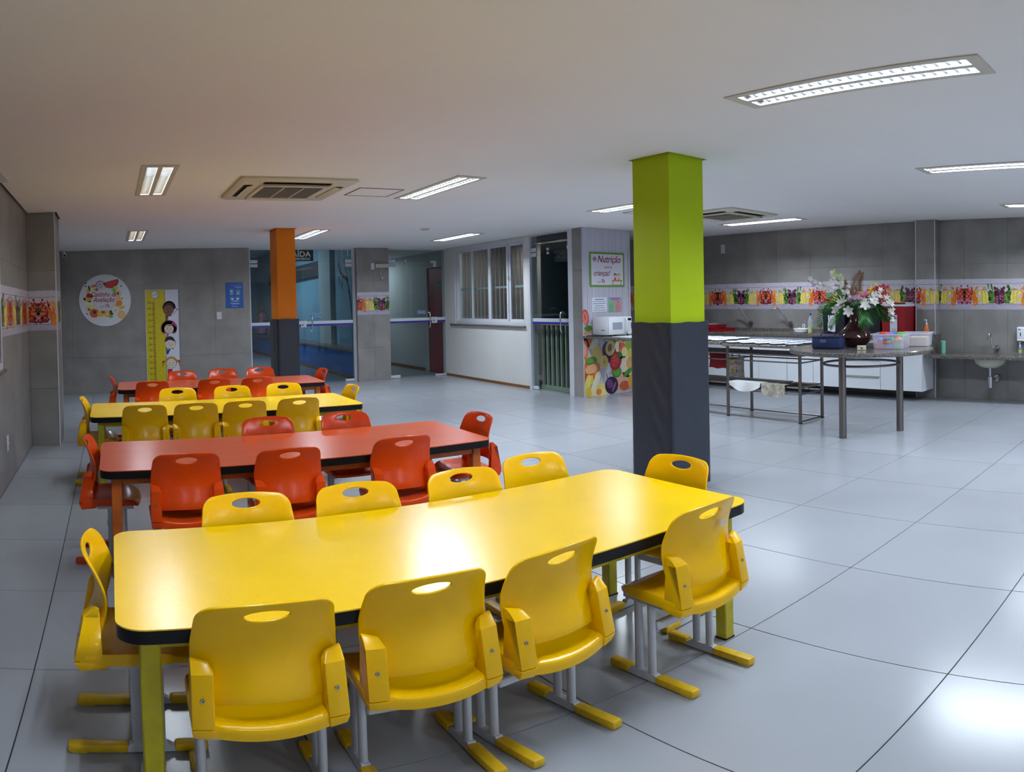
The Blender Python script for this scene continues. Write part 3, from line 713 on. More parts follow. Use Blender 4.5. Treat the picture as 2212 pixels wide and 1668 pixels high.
make_table('long orange-red table right behind the nearest yellow table', -.075, 2.02, 3.295, 4.06, m_rdl, m_rdleg, .06)
make_table('long yellow table between the two orange-red tables', -.173, 1.925, 5.04, 5.825, m_ywl, m_ywleg, .06)
make_table('long orange-red table farthest away, by the tiled back wall', .06, 2.165, 6.755, 7.53, m_rdl, m_rdleg, .06, R(-2))

# ------------------------------------------------------------------ chairs
def chair_meshes(m_shell, m_cap):
    """moulded child's chair facing +y, origin on the floor between the posts"""
    P_ = {}
    # back shell: outline with handle hole, triangulated flat, then bent
    zb, zt, hw = .392, .678, .166
    def halfw(z):
        t = (z - zb) / (zt - zb); return hw + .004 * math.sin(PI * t) - .012 * max(0, t - .6) / .4
    outl = []
    nz = 14; rc = .05
    for k in range(nz + 1):
        z = zb + (zt - rc - zb) * k / nz; outl.append((halfw(z), z))
    wt = halfw(zt - rc)
    for k in range(1, 8): a = R(90 * k / 7); outl.append((wt - rc + rc * math.cos(a), zt - rc + rc * math.sin(a)))
    for k in range(1, 10): u = 1 - k / 10; outl.append(((wt - rc) * u, zt + .006 * (1 - u * u)))
    right = outl; left = [(-x, z) for x, z in right[:-1]][::-1] if abs(right[-1][0]) < 1e-6 else [(-x, z) for x, z in right][::-1]
    bottom = [(-halfw(zb) + 2 * halfw(zb) * k / 16, zb + .012 * (1 - (2 * k / 16 - 1) ** 2)) for k in range(1, 16)]
    loop = right + left + bottom
    hc, hx, hz = (0, .646), .052, .0165
    hole = [(hx * math.cos(t), hc[1] + hz * math.sin(t) * (1.0 if math.sin(t) > 0 else 1.0)) for t in [2 * PI * k / 24 for k in range(24)]]
    pts = [Vector(p) for p in loop + hole]
    for i in range(-8, 9):
        for j in range(1, 15):
            x, z = i * .0195, zb + .012 + (zt - zb - .012) * j / 15.0
            if abs(x) < halfw(min(z, zt - rc)) - .012 and z < zt - .008 and (x / (hx + .008)) ** 2 + ((z - hc[1]) / (hz + .007)) ** 2 > 1 and not (abs(x) > wt - rc and z > zt - rc and (abs(x) - wt + rc) ** 2 + (z - zt + rc) ** 2 > (rc - .01) ** 2):
                pts.append(Vector((x, z)))
    n1, n2 = len(loop), len(hole)
    edges = [(k, (k + 1) % n1) for k in range(n1)] + [(n1 + k, n1 + (k + 1) % n2) for k in range(n2)]
    V2, E2, F2, *_ = delaunay_2d_cdt(pts, edges, [], 0, 1e-6)
    from_poly = lambda p: sum(((a[1] > p[1]) != (b[1] > p[1])) and (p[0] < (b[0] - a[0]) * (p[1] - a[1]) / (b[1] - a[1]) + a[0]) for a, b in zip(loop, loop[1:] + loop[:1])) % 2 == 1
    faces = []
    for f in F2:
        c = sum((V2[i] for i in f), Vector((0, 0))) / len(f)
        if from_poly(c) and (c.x / hx) ** 2 + ((c.y - hc[1]) / hz) ** 2 > .995: faces.append(tuple(f))
    prof = [(.39, -.178), (.43, -.172), (.47, -.158), (.52, -.143), (.56, -.140), (.59, -.145), (.625, -.155), (.655, -.167), (.69, -.184)]
    def yc(z):
        for (z0, y0), (z1, y1) in zip(prof, prof[1:]):
            if z <= z1: t = max(0, (z - z0) / (z1 - z0)); t = t; return y0 + (y1 - y0) * t
        return prof[-1][1]
    def ysm(z): return sum(yc(z + d) for d in (-.02, -.01, 0, .01, .02)) / 5
    def conc(z): t = (z - zb) / (zt - zb); return .050 * (1 - t) + .024 * t
    v3 = [(p.x, ysm(p.y) + conc(p.y) * (p.x / hw) ** 2, p.y) for p in V2]
    me = bpy.data.meshes.new('backrest'); me.from_pydata(v3, [], faces); me.update()
    bm = bmesh.new(); bm.from_mesh(me); bmesh.ops.recalc_face_normals(bm, faces=bm.faces)
    if sum(f.normal.y for f in bm.faces) > 0: bmesh.ops.reverse_faces(bm, faces=bm.faces)
    loose = [v for v in bm.verts if not v.link_faces]; bmesh.ops.delete(bm, geom=loose, context='VERTS'); bm.to_mesh(me); bm.free()
    me.materials.append(m_shell); o = link('backrest', me)
    sm = o.modifiers.new('t', 'SOLIDIFY'); sm.thickness = .008; sm.offset = -1
    bv = o.modifiers.new('b', 'BEVEL'); bv.width = .0028; bv.segments = 2; bv.limit_method = 'ANGLE'; bv.angle_limit = R(50)
    bake(o); P_['backrest'] = o
    # seat shell: dished top, rolled front, skirt all round
    nx, ny = 20, 18; y0, y1 = -.188, .112; vs = []
    def seat_pt(i, j, drop=0.0):
        u = -1 + 2 * i / nx; v = j / ny
        y = y0 + (y1 - y0) * v
        w_ = .172 - .006 * (v - .4) ** 2 - .03 * max(0, v - .78) ** 2 / .05
        x = u * w_
        y += .012 * (1 - u * u) * (v > .5) * (v - .5) * 2 + .016 * u * u * (1 - v) ** 3 - .010 * (1 - u * u) * (1 - v) ** 3   # bowed front and rear
        z = .372 - .016 * (1 - u ** 2) * math.sin(PI * min(1, v * 1.02)) - .022 * (1 - v) ** 2 * (1 - u * u) - .030 * max(0, (v - .72) / .28) ** 2 + .004 * abs(u) ** 4
        if v < .04: z -= .004
        return Vector((x, y, z - drop))
    for j in range(ny + 1):
        for i in range(nx + 1): vs.append(seat_pt(i, j))
    fs = [(j * (nx + 1) + i, j * (nx + 1) + i + 1, (j + 1) * (nx + 1) + i + 1, (j + 1) * (nx + 1) + i) for j in range(ny) for i in range(nx)]
    ring = [i for i in range(nx + 1)] + [(j * (nx + 1) + nx) for j in range(1, ny + 1)] + [ny * (nx + 1) + i for i in range(nx - 1, -1, -1)] + [j * (nx + 1) for j in range(ny - 1, 0, -1)]
    m_ = len(ring); prev = ring; cen = Vector((0, -.03, 0))
    for dz, ins in ((.006, -.003), (.020, -.0035), (.040, -.001), (.042, .010)):
        cur = []
        for k in ring:
            p = vs[k]; d = Vector((p.x, p.y, 0)) - cen; d.z = 0; d.normalize()
            front = max(0, (p.y - .03) / .09)
            q = p - d * ins; zz = p.z - dz * (1 - .55 * front) ; cur.append(len(vs)); vs.append(Vector((q.x, q.y, zz)))
        fs += [(prev[k], cur[k], cur[(k + 1) % m_], prev[(k + 1) % m_]) for k in range(m_)]; prev = cur
    fs.append(tuple(prev))
    sb = MB().add(vs, fs, True)
    P_['seat'] = sb.build('seat', m_shell, angle=55)
    for s, nm in ((-1, 'bracket'), (1, 'bracket')):
        b = MB()
        xi, xo = s * .122, s * .174
        # wedge that ties back to seat: wide at the seat, vanishing into the back
        # wedge that ties back to seat: wide at the seat, vanishing into the back; small block of the seat below a joint line
        T1 = [(xi, -.170, .500), (xo - s * .002, -.163, .500), (xo - s * .002, -.118, .500), (xi, -.134, .500)]
        b.hull8([(xi + s * .002, -.196, .352), (xo, -.190, .352), (xo, -.112, .352), (xi + s * .002, -.125, .352)], T1)
        b.hull8(T1, [(xi + s * .010, -.146, .522), (xo - s * .003, -.132, .530), (xo - s * .003, -.118, .530), (xi + s * .010, -.134, .522)])
        b.hull8([(xi + s * .006, -.186, .314), (xo - s * .003, -.176, .316), (xo - s * .003, -.10, .325), (xi + s * .006, -.11, .325)], [(xi + s * .002, -.197, .349), (xo, -.191, .349), (xo, -.105, .349), (xi + s * .002, -.115, .349)])
        o = b.build('bracket', m_shell, angle=15)
        bv = o.modifiers.new('b', 'BEVEL'); bv.width = .0035; bv.segments = 2; bv.limit_method = 'ANGLE'; bv.angle_limit = R(12); bake(o, 24)
        P_['bracket%d' % s] = o
        n_ = Vector((0, -.166 + .194, -(.497 - .352))); 
        sc = MB(); c = Vector((s * .148, -.1795, .432)); ax = Vector((0, -1, .18)).normalized()
        sc.cyl(c - ax * .002, c + ax * .0025, .0062, .0052, n=14); so = sc.build('screw', m_screw, o)
        ss = MB(); ss.cyl(c + ax * .0026, c + ax * .003, .002, n=8); ss.build('screw_socket', m_dark, o)
    wf = .146
    for s in (-1, 1):
        for yy in (-.030, .030):
            P_['post%d%.2f' % (s, yy)] = MB().cyl((s * wf, yy, .03), (s * wf, yy, .333), .0155, n=14, sx=.75).build('post', m_frame)
        fb = MB(); fb.hull8([(s * wf - .016, -.20, .006), (s * wf + .016, -.20, .006), (s * wf + .016, .15, .006), (s * wf - .016, .15, .006)], [(s * wf - .013, -.20, .024), (s * wf + .013, -.20, .024), (s * wf + .013, .15, .024), (s * wf - .013, .15, .024)])
        fb.hull8([(s * wf - .015, -.07, .016), (s * wf + .015, -.07, .016), (s * wf + .015, .07, .016), (s * wf - .015, .07, .016)], [(s * wf - .012, -.05, .036), (s * wf + .012, -.05, .036), (s * wf + .012, .05, .036), (s * wf - .012, .05, .036)])
        P_['foot%d' % s] = fb.build('foot_bar', m_frame)
        for y_a, y_b, h in ((-.218, -.055, .036), (.068, .158, .036)):
            c = MB(); c.rbox(s * wf - .020, s * wf + .020, y_a, y_b, .003, h, .009, 2)
            e = -1 if y_a < 0 else 1; ya = y_a if e < 0 else y_b
            c.rbox(s * wf - .018, s * wf + .018, *sorted((ya - e * .006, ya - e * .055)), 0, .012, .003, 1)
            P_['cap%d%.2f' % (s, y_a)] = c.build('foot_cap', m_cap)
        P_['rail%d' % s] = MB().box(s * wf - .011, s * wf + .011, -.10, .09, .316, .334).build('seat_rail', m_frame)
    P_['cross'] = MB().rbox(-wf + .010, wf - .010, -.050, -.024, .212, .246, .005, 1).build('crossbar', m_frame)
    return list(P_.values())
def chair_proto(m_shell, m_cap):
    root = thing('child_chair', 'x', 'chair')
    for o in chair_meshes(m_shell, m_cap): o.parent = root
    return root
proto = {'y': [chair_proto(m_yw, m_ywcap), False], 'r': [chair_proto(m_rd, m_rdcap), False]}
def place_chair(kind, label, x, y, a, group):
    p = proto[kind]
    if not p[1]:
        p[1] = True; o = p[0]; o.location = (x, y, 0); o.rotation_euler = (0, 0, a); o['label'] = label; o['group'] = group
    else: dup(p[0], label, (x, y, 0), a, group, 'child_chair')
CH = {'y1c1': (0.326, 1.623, -0.044), 'y1c2': (0.732, 1.634, -0.062), 'y1c3': (1.092, 1.628, 0.105), 'y1c4': (1.695, 1.614, 0.018), 'y1b1': (0.457, 2.266, 3.111), 'y1b2': (0.873, 2.266, 3.11), 'y1b3': (1.325, 2.267, 3.114), 'y1b4': (1.715, 2.335, 3.124), 'y1L': (0.073, 1.99, -1.612), 'y1R': (1.99, 1.98, 1.652), 'r1c1': (0.337, 3.372, -0.007), 'r1c2': (0.831, 3.346, -0.01), 'r1c3': (1.439, 3.372, -0.008), 'r1b1': (0.933, 3.986, 3.133), 'r1b2': (1.432, 3.976, 3.128), 'r1L': (0.009, 3.723, -1.624), 'r1R': (1.99, 3.64, 1.586), 'y2c1': (0.228, 5.124, -0.002), 'y2c2': (0.603, 5.124, -0.005), 'y2c3': (0.965, 5.124, -0.005), 'y2c4': (1.376, 5.124, -0.009), 'y2b1': (0.559, 5.811, 3.14), 'y2b2': (1.038, 5.818, 3.139), 'y2b3': (1.507, 5.83, 3.136), 'y2L': (-0.089, 5.508, -1.603), 'y2R': (1.855, 5.534, 1.577), 'r2c1': (0.386, 6.803, -0.001), 'r2c2': (0.997, 6.839, -0.002), 'r2c3': (1.421, 6.8, -0.003), 'r2b1': (0.77, 7.484, 3.141), 'r2b2': (1.246, 7.59, 3.138), 'r2b3': (1.674, 7.574, 3.138), 'r2L': (0.144, 7.266, -1.596), 'r2R': (2.115, 7.19, 1.591)}
TN = {'y1': ('yellow', 'the nearest yellow table', 4, 4), 'r1': ('orange-red', 'the nearer orange-red table', 3, 2), 'y2': ('yellow', 'the farther yellow table', 4, 3), 'r2': ('orange-red', 'the farthest orange-red table', 3, 3)}
ORD = {2: ('left one', 'right one'), 3: ('leftmost', 'middle one', 'rightmost'), 4: ('leftmost', 'second from left', 'third from left', 'rightmost')}
for k, (x, y, a) in CH.items():
    cl, tn, nf, nb = TN[k[:2]]
    if k[2] == 'L': lb = '%s plastic chair at the left end of %s' % (cl, tn)
    elif k[2] == 'R': lb = '%s plastic chair at the right end of %s' % (cl, tn)
    elif k[2] == 'c': lb = '%s plastic chair on the near side of %s, %s' % (cl, tn, ORD[nf][int(k[3]) - 1])
    else: lb = '%s plastic chair on the far side of %s, %s' % (cl, tn, ORD[nb][int(k[3]) - 1])
    place_chair(k[0], lb, x, y, a, 'chairs around ' + tn)

# ------------------------------------------------------------------ ceiling fittings
def air_con(label, x0, x1, y0, y1):
    t = thing('ceiling_air_conditioner', label, 'air conditioner', ((x0 + x1) / 2, (y0 + y1) / 2, HC))
    h = (x1 - x0) / 2; hy = (y1 - y0) / 2
    b = MB(); pts0 = rrect(2 * h, 2 * hy, .03, 4); pts1 = rrect(2 * h - .05, 2 * hy - .05, .03, 4); n = len(pts0)
    b.add([(x, y, 0) for x, y in pts0] + [(x, y, -.018) for x, y in pts0] + [(x, y, -.030) for x, y in pts1], [(k, (k + 1) % n, n + (k + 1) % n, n + k) for k in range(n)] + [(n + k, n + (k + 1) % n, 2 * n + (k + 1) % n, 2 * n + k) for k in range(n)], True)
    b.add([(x, y, -.030) for x, y in pts1], [tuple(range(n))]); b.build('panel', m_cream, t)
    for sx, sy_ in ((1, 0), (-1, 0), (0, 1), (0, -1)):
        c, L_ = h - .10, h * .58
        s_ = MB(); f_ = MB()
        if sx: s_.box(*sorted((sx * (c - .035), sx * (c + .035))), -L_, L_, -.033, -.0295); f_.hull8([(sx * (c - .038), -L_, -.037), (sx * (c + .014), -L_, -.050), (sx * (c + .014), L_, -.050), (sx * (c - .038), L_, -.037)], [(sx * (c - .038), -L_, -.033), (sx * (c + .014), -L_, -.046), (sx * (c + .014), L_, -.046), (sx * (c - .038), L_, -.033)])
        else: s_.box(-L_, L_, *sorted((sy_ * (c - .035), sy_ * (c + .035))), -.033, -.0295); f_.hull8([(-L_, sy_ * (c - .038), -.037), (-L_, sy_ * (c + .014), -.050), (L_, sy_ * (c + .014), -.050), (L_, sy_ * (c - .038), -.037)], [(-L_, sy_ * (c - .038), -.033), (-L_, sy_ * (c + .014), -.046), (L_, sy_ * (c + .014), -.046), (L_, sy_ * (c - .038), -.033)])
        s_.build('air_outlet', m_dark, t); f_.build('outlet_flap', m_cream, t)
    g = h * .60
    MB().rbox(-g, g, -g, g, -.042, -.029, .006, 1).build('grille_frame', m_cream, t)
    gi = g * .86; MB().box(-gi, gi, -gi, gi, -.0435, -.0415).build('intake', m_dark, t)
    for k in range(15):
        y = -gi + (k + .5) * 2 * gi / 15; MB().box(-gi, gi, y - .007, y + .007, -.048, -.043).build('grille_slat', m_grille, t)
    for x in (-gi / 3, gi / 3): MB().box(x - .006, x + .006, -gi, gi, -.049, -.043).build('grille_rib', m_cream, t)
air_con('cream ceiling air conditioner with open flaps in front of the orange pillar', 1.03, 2.0, 5.22, 6.24)
air_con('cream ceiling air conditioner beside the green pillar, toward the sinks', 6.06, 6.97, 4.80, 5.70)
def hatch(label, x0, x1, y0, y1):
    t = thing('ceiling_hatch', label, 'hatch', (0, 0, HC)); d = .012
    for a in ((x0, x1, y0, y0 + d), (x0, x1, y1 - d, y1), (x0, x0 + d, y0 + d, y1 - d), (x1 - d, x1, y0 + d, y1 - d)): MB().box(*a, -.005, 0).build('hatch_frame', m_grille, t)
    MB().box(x0 + d + .003, x1 - d - .003, y0 + d + .003, y1 - d - .003, -.003, 0).build('hatch_panel', m_ceil, t)
hatch('flush square ceiling hatch beside the air conditioner near the orange pillar', 2.14, 2.565, 5.60, 6.02)
hatch('flush square ceiling hatch left of the green pillar', 5.49, 5.95, 5.58, 5.98)
sd = thing('smoke_detector', 'small flat white smoke detector on the ceiling before the corridor door', 'detector', (4.17, 8.47, HC))
MB().lathe([(0, -.022), (.045, -.022), (.062, -.012), (.068, 0)], 24).build('detector_cover', m_trim, sd); MB().lathe([(.048, -.0215), (.052, -.019)], 24).build('detector_slot', m_grille, sd)
cv = thing('security_camera', 'small white security camera in the upper left corner of the back wall', 'camera', (-.76, 11.44, 2.33))
MB().lathe([(0, .05), (.04, .05), (.045, .02), (.04, 0), (0, 0)], 18).build('mount', m_alu, cv); MB().cyl((0, 0, .0), (.03, -.09, -.02), .032, n=16).build('camera_body', m_alu, cv); MB().cyl((.03, -.09, -.02), (.0315, -.0945, -.021), .02, n=14).build('lens', m_dark, cv)

# ------------------------------------------------------------------ fruit border printed on vinyl
C_ = dict(plank=srgb(206, 200, 214), plank2=srgb(190, 182, 202), seam=srgb(84, 62, 80), red=srgb(190, 36, 30), red2=srgb(220, 66, 44), tom=srgb(206, 50, 34), orange=srgb(232, 128, 36), orange2=srgb(240, 160, 60), carrot=srgb(228, 104, 36), yel=srgb(240, 206, 60), yel2=srgb(248, 226, 120), pale=srgb(238, 222, 160),
          green=srgb(96, 140, 56), green2=srgb(58, 98, 46), lime=srgb(140, 176, 80), purple=srgb(52, 26, 52), mag=srgb(150, 40, 84), pink=srgb(206, 110, 140), beet=srgb(120, 30, 60), dkg=srgb(40, 60, 40))
def fruit_half(P, x, s, rg):
    """half of the mirrored fruit pattern: x = mirror axis through the tomatoes, s = +-1 direction; heights measured from the strip's lower edge"""
    E_ = lambda u, v, rx, ry, c, l=3, rot=0.0, n=9: P.ell(x + s * u, v, rx, ry, C_[c] if isinstance(c, str) else c, l, s * rot, n)
    def heap(u0, u1, v0, v1, k, r0, r1, cs, l=3, hi=None):
        for q in range(k):
            r = rg.uniform(r0, r1); u, v = rg.uniform(u0, u1), rg.uniform(v0, v1); c = rg.choice(cs); E_(u, v, r, r * rg.uniform(.85, 1.1), c, l + (q % 4) * .5)
            if hi: E_(u - r * .3, v + r * .3, r * .28, r * .28, hi, l + 2.2, n=6)
    # tomatoes and pomegranates
    P.poly([(x + s * a, b) for a, b in ((0, .08), (.10, .08), (.105, .22), (.05, .275), (0, .28))][::s], srgb(120, 34, 26), 2)
    heap(.0, .10, .09, .13, 9, .018, .026, ['red', 'beet', 'red2', 'pink'], 3, srgb(236, 170, 160)); heap(.02, .10, .14, .25, 14, .016, .023, ['tom', 'red', 'red2', 'carrot'], 3.5, srgb(240, 180, 150)); heap(.0, .025, .12, .26, 7, .008, .014, ['dkg', 'green2', 'beet'], 5)
    heap(.02, .09, .265, .285, 4, .010, .014, ['red', 'tom'], 4); E_(.045, .312, .012, .014, 'beet', 5); E_(.10, .27, .006, .045, 'red', 5, .25); E_(.112, .25, .006, .05, 'red2', 5, .2)
    # carrots, mandarins and orange halves
    for k in range(7): E_(.112 + k * .009, .165 + rg.uniform(-.02, .02), .008, .085, rg.choice(['carrot', 'orange', 'carrot']), 3 + k % 2, rg.uniform(.08, .3))
    heap(.115, .18, .24, .30, 8, .012, .018, ['orange2', 'orange'], 4, srgb(250, 206, 140)); E_(.17, .135, .030, .030, 'orange', 5, 0, 14); E_(.155, .078, .031, .031, 'orange2', 6, 0, 14); E_(.155, .078, .025, .025, 'orange', 6.5, 0, 14); E_(.155, .078, .006, .006, 'pale', 7)
    # citrus slices, lemons, bananas
    E_(.205, .222, .038, .038, 'orange2', 3, 0, 16); E_(.215, .218, .031, .031, 'pale', 4, 0, 16); E_(.215, .218, .025, .025, 'yel2', 5, 0, 16); E_(.21, .135, .026, .031, 'yel', 6, 0, 14); E_(.203, .142, .006, .009, 'pale', 7)
    for k, (u, rot, c) in enumerate(((.238, .16, 'yel'), (.258, .09, 'yel2'), (.278, .02, 'yel'), (.295, -.05, 'yel2'))): P.crescent(x + s * u, .165, .185, .030, s * .024, C_[c], 5 + k * .4, s * rot); E_(u + .012, .262, .006, .010, srgb(150, 120, 40), 7.5)
    heap(.245, .285, .265, .295, 5, .009, .014, ['orange2', 'pale', 'yel'], 6)
    # greens
    P.poly([(x + s * a, b) for a, b in ((.305, .08), (.41, .08), (.415, .22), (.36, .26), (.315, .23))][::s], C_['green2'], 2)
    heap(.315, .41, .09, .24, 26, .010, .020, ['green', 'lime', 'green2', 'dkg', 'green'], 3)
    for k in range(9): E_(rg.uniform(.322, .408), rg.uniform(.25, .315), .007, rg.uniform(.022, .04), rg.choice(['green', 'lime', 'green2']), 4 + k % 3, rg.uniform(-.5, .5))
    E_(.328, .10, .022, .025, 'lime', 6, 0, 12); E_(.328, .10, .016, .018, 'pale', 6.5, 0, 12); E_(.375, .10, .024, .02, 'green', 6, 0, 12)
    # grapes, aubergine, beets
    P.poly([(x + s * a, b) for a, b in ((.415, .085), (.486, .07), (.486, .25), (.415, .25))][::s], C_['purple'], 3)
    heap(.420, .480, .085, .185, 22, .009, .013, ['mag', 'beet', 'pink', 'mag'], 4, srgb(226, 170, 200)); heap(.425, .475, .20, .255, 6, .014, .020, ['beet', 'purple', 'mag'], 4.5)
    E_(.428, .278, .019, .028, 'beet', 5, .5, 12); E_(.458, .272, .012, .02, 'green2', 4); P.line([(x + s * .485, .10), (x + s * .478, .265)], .009, srgb(110, 104, 150), 6)
def fruit_border(label, o, u, length, phase, right_to=None):
    """o: lower start corner, u: direction along the wall (left to right as seen), phase: distance from start to a tomato axis"""
    P = Print(o, u, (0, 0, 1)); rg = random.Random(5); H_ = .405; per = .97
    # clipped planks
    P.rect(0, length, 0, .062, C_['plank2'], 0); P.rect(0, length, .066, .335, C_['plank'], 0); P.rect(0, length, .339, H_, C_['plank'], 0)
    P.rect(0, length, .062, .066, C_['seam'], 0.5); P.rect(0, length, .335, .339, C_['seam'], 0.5)
    for k in range(int(length * 26)):
        a = rg.uniform(0, length - .12); b = rg.choice([rg.uniform(.006, .056), rg.uniform(.345, H_ - .006)]); P.rect(a, a + rg.uniform(.02, .12), b, b + .0022, srgb(158, 140, 172), 1)
    Q = Print(o, u, (0, 0, 1)); x = phase - per * math.ceil(phase / per + 1)
    while x < length + per:
        for s in (1, -1): fruit_half(Q, x, s, random.Random(int(x * 100) % 7 + 2))
        x += per
    # keep the shapes that lie on this strip, trimming those across its ends
    uu = Q.u.normalized()
    for f, c in zip(Q.F, Q.C):
        vs = [Q.V[i] for i in f]; t = [(v - Q.o).dot(uu) for v in vs]
        if max(t) <= 0 or min(t) >= length: continue
        vs2 = [v + uu * (min(max(a, 0), length) - a) for v, a in zip(vs, t)]
        o_ = len(P.V); P.V += vs2; P.F.append(tuple(range(o_, o_ + len(vs2)))); P.C.append(c)
    ob = P.build('fruit_border'); return tag(ob, label, 'wall sticker', 'printed fruit borders')
Z0 = 1.192
fruit_border('fruit and vegetable print border along the sink wall, long piece left of the pilaster', (XR - .002, 8.58, Z0), (0, -1, 0), 8.58 - 3.69, 8.58 - 7.21)
fruit_border('fruit and vegetable print border on the front of the sink wall pilaster', (8.568, 3.68, Z0), (0, -1, 0), .28, .33 + .60)
fruit_border('fruit and vegetable print border on the pilaster\'s narrow side by the sinks', (8.57, 3.398, Z0), (1, 0, 0), .128, .80)
fruit_border('fruit and vegetable print border on the right wall above the small basin', (XR - .002, 3.39, Z0), (0, -1, 0), 2.2, 3.39 - 3.03)
fruit_border('fruit and vegetable print border on the pier between the glass doors', (4.30, YB - .002, Z0), (1, 0, 0), .626, -.015)
fruit_border('fruit and vegetable print border on the left wall beside the window', (XL + .002, 5.19, Z0), (0, 1, 0), 1.805, .50)
fruit_border('fruit and vegetable print border on the front of the left pilaster', (XL, 7.0 - .002, Z0), (1, 0, 0), .29, .10)
fruit_border('fruit and vegetable print border on the side of the left pilaster', (-.543, 7.0, Z0), (0, 1, 0), .53, -.2)
fruit_border('fruit and vegetable print border on the alcove wall right of the nutrition panel', (7.0, 8.598, Z0), (1, 0, 0), 1.69, .95)

# ------------------------------------------------------------------ round fruit sign
sgn = thing('round_sign', 'round white wall sign with a ring of drawn fruit and red lettering', 'sign', (-.088, YB, 1.558))
rr = .433
bd = MB(); n = 56
vs = [(rr * math.cos(2 * PI * k / n), yy, rr * math.sin(2 * PI * k / n)) for yy in (-.001, -.009) for k in range(n)]
bd.add(vs, [(k, (k + 1) % n, n + (k + 1) % n, n + k) for k in range(n)], True); bd.add(vs[n:], [tuple(range(n))]); bd.build('sign_board', mat('sign_white', srgb(214, 216, 224), rough=.35), sgn)
P = Print((0, -.0095, 0), (1, 0, 0), (0, 0, 1))
K = .433 / 590.0                                             # zoomed sketch units; centre 797,822
def S(x, y): return ((x - 797) * K, (822 - y) * K)
def SE(x, y, rx, ry, c, l, rot=0, n=18): q = S(x, y); P.ell(q[0], q[1], rx * K, ry * K, srgb(*c), l, rot, n)
P.poly([S(*p) for p in ((740, 430), (1100, 340), (1120, 400), (1085, 480), (1010, 540), (920, 555), (830, 530), (775, 490))], srgb(40, 60, 40), 1)
P.poly([S(*p) for p in ((760, 432), (1088, 348), (1098, 400), (1060, 470), (1000, 525), (920, 545), (840, 520), (790, 480))], srgb(214, 36, 52), 2)
SE(705, 480, 112, 105, (72, 50, 60), 1); SE(710, 485, 100, 95, (232, 228, 234), 2); SE(705, 485, 75, 72, (196, 180, 196), 3)
SE(545, 490, 60, 34, (232, 128, 30), 3, .2); SE(450, 545, 26, 70, (70, 64, 40), 3, .2); SE(415, 605, 45, 50, (226, 196, 96), 2); SE(515, 610, 52, 78, (236, 236, 210), 4, .15); SE(515, 615, 8, 14, (120, 130, 70), 5)
SE(625, 585, 28, 34, (196, 30, 40), 6); SE(575, 570, 30, 26, (230, 150, 30), 4)
SE(430, 705, 55, 55, (150, 20, 36), 3); SE(485, 715, 45, 50, (170, 22, 38), 4); SE(395, 800, 100, 36, (236, 190, 50), 3, -.45); SE(420, 770, 90, 24, (222, 168, 34), 4, -.35); SE(330, 790, 26, 36, (236, 190, 50), 3, .5)
SE(445, 890, 75, 62, (236, 232, 214), 3, .3); SE(420, 1010, 60, 66, (236, 206, 150), 2); SE(430, 1025, 22, 26, (80, 50, 40), 4); SE(500, 975, 56, 56, (244, 214, 90), 4); SE(500, 975, 44, 44, (248, 228, 130), 5)
SE(550, 1110, 108, 100, (224, 92, 40), 4); SE(555, 1085, 40, 42, (50, 40, 44), 5, .4, 5); SE(690, 1130, 80, 66, (236, 200, 60), 5); SE(750, 1070, 44, 48, (204, 36, 44), 7); SE(840, 1135, 66, 66, (240, 160, 50), 6); SE(840, 1135, 52, 52, (244, 190, 110), 7); SE(840, 1135, 10, 10, (250, 240, 220), 8)
SE(935, 1105, 55, 56, (74, 70, 50), 5, .5); SE(925, 1190, 48, 40, (128, 190, 60), 6); SE(1035, 1055, 90, 86, (236, 228, 216), 6, .5); SE(1030, 1060, 18, 22, (210, 170, 150), 7); SE(1165, 1160, 94, 90, (236, 190, 120), 6)
SE(1180, 990, 75, 30, (240, 200, 70), 4, .25); SE(1060, 945, 60, 26, (236, 180, 50), 3, -.5); SE(1118, 890, 72, 76, (238, 140, 40), 4); SE(1095, 790, 58, 60, (244, 176, 80), 5); SE(1095, 790, 46, 48, (246, 196, 120), 6); SE(1110, 672, 66, 74, (240, 196, 150), 5); SE(1095, 672, 26, 34, (70, 40, 40), 6); SE(1050, 555, 58, 54, (238, 206, 110), 3); SE(1000, 612, 56, 62, (140, 200, 70), 6)
for x, y, a in ((375, 420, .5), (362, 490, -.5), (1170, 505, .6), (1185, 790, -.6), (385, 1120, -.5)): SE(x, y, 24, 14, (40, 80, 50), 3, a, 8)
SE(785, 805, 270, 262, (230, 222, 232), 9, 0, 40); P.ring(*S(785, 805), 246 * K, 6 * K, srgb(206, 180, 140), 10, 40)
P.text('Cantinho da', *S(775, 735), .112, srgb(150, 24, 66), 11, shear=.35, align='CENTER', bold=.012, squeeze=.76); P.text('Avaliação', *S(772, 858), .115, srgb(150, 24, 66), 11, shear=.35, align='CENTER', bold=.012, squeeze=.80)
P.text('nutri', *S(800, 985), .062, srgb(150, 160, 120), 11, align='RIGHT', squeeze=.8); P.text('Tê', *S(806, 985), .078, srgb(140, 24, 50), 11, shear=.2, bold=.02, squeeze=.8)
P.build('sign_print', sgn)

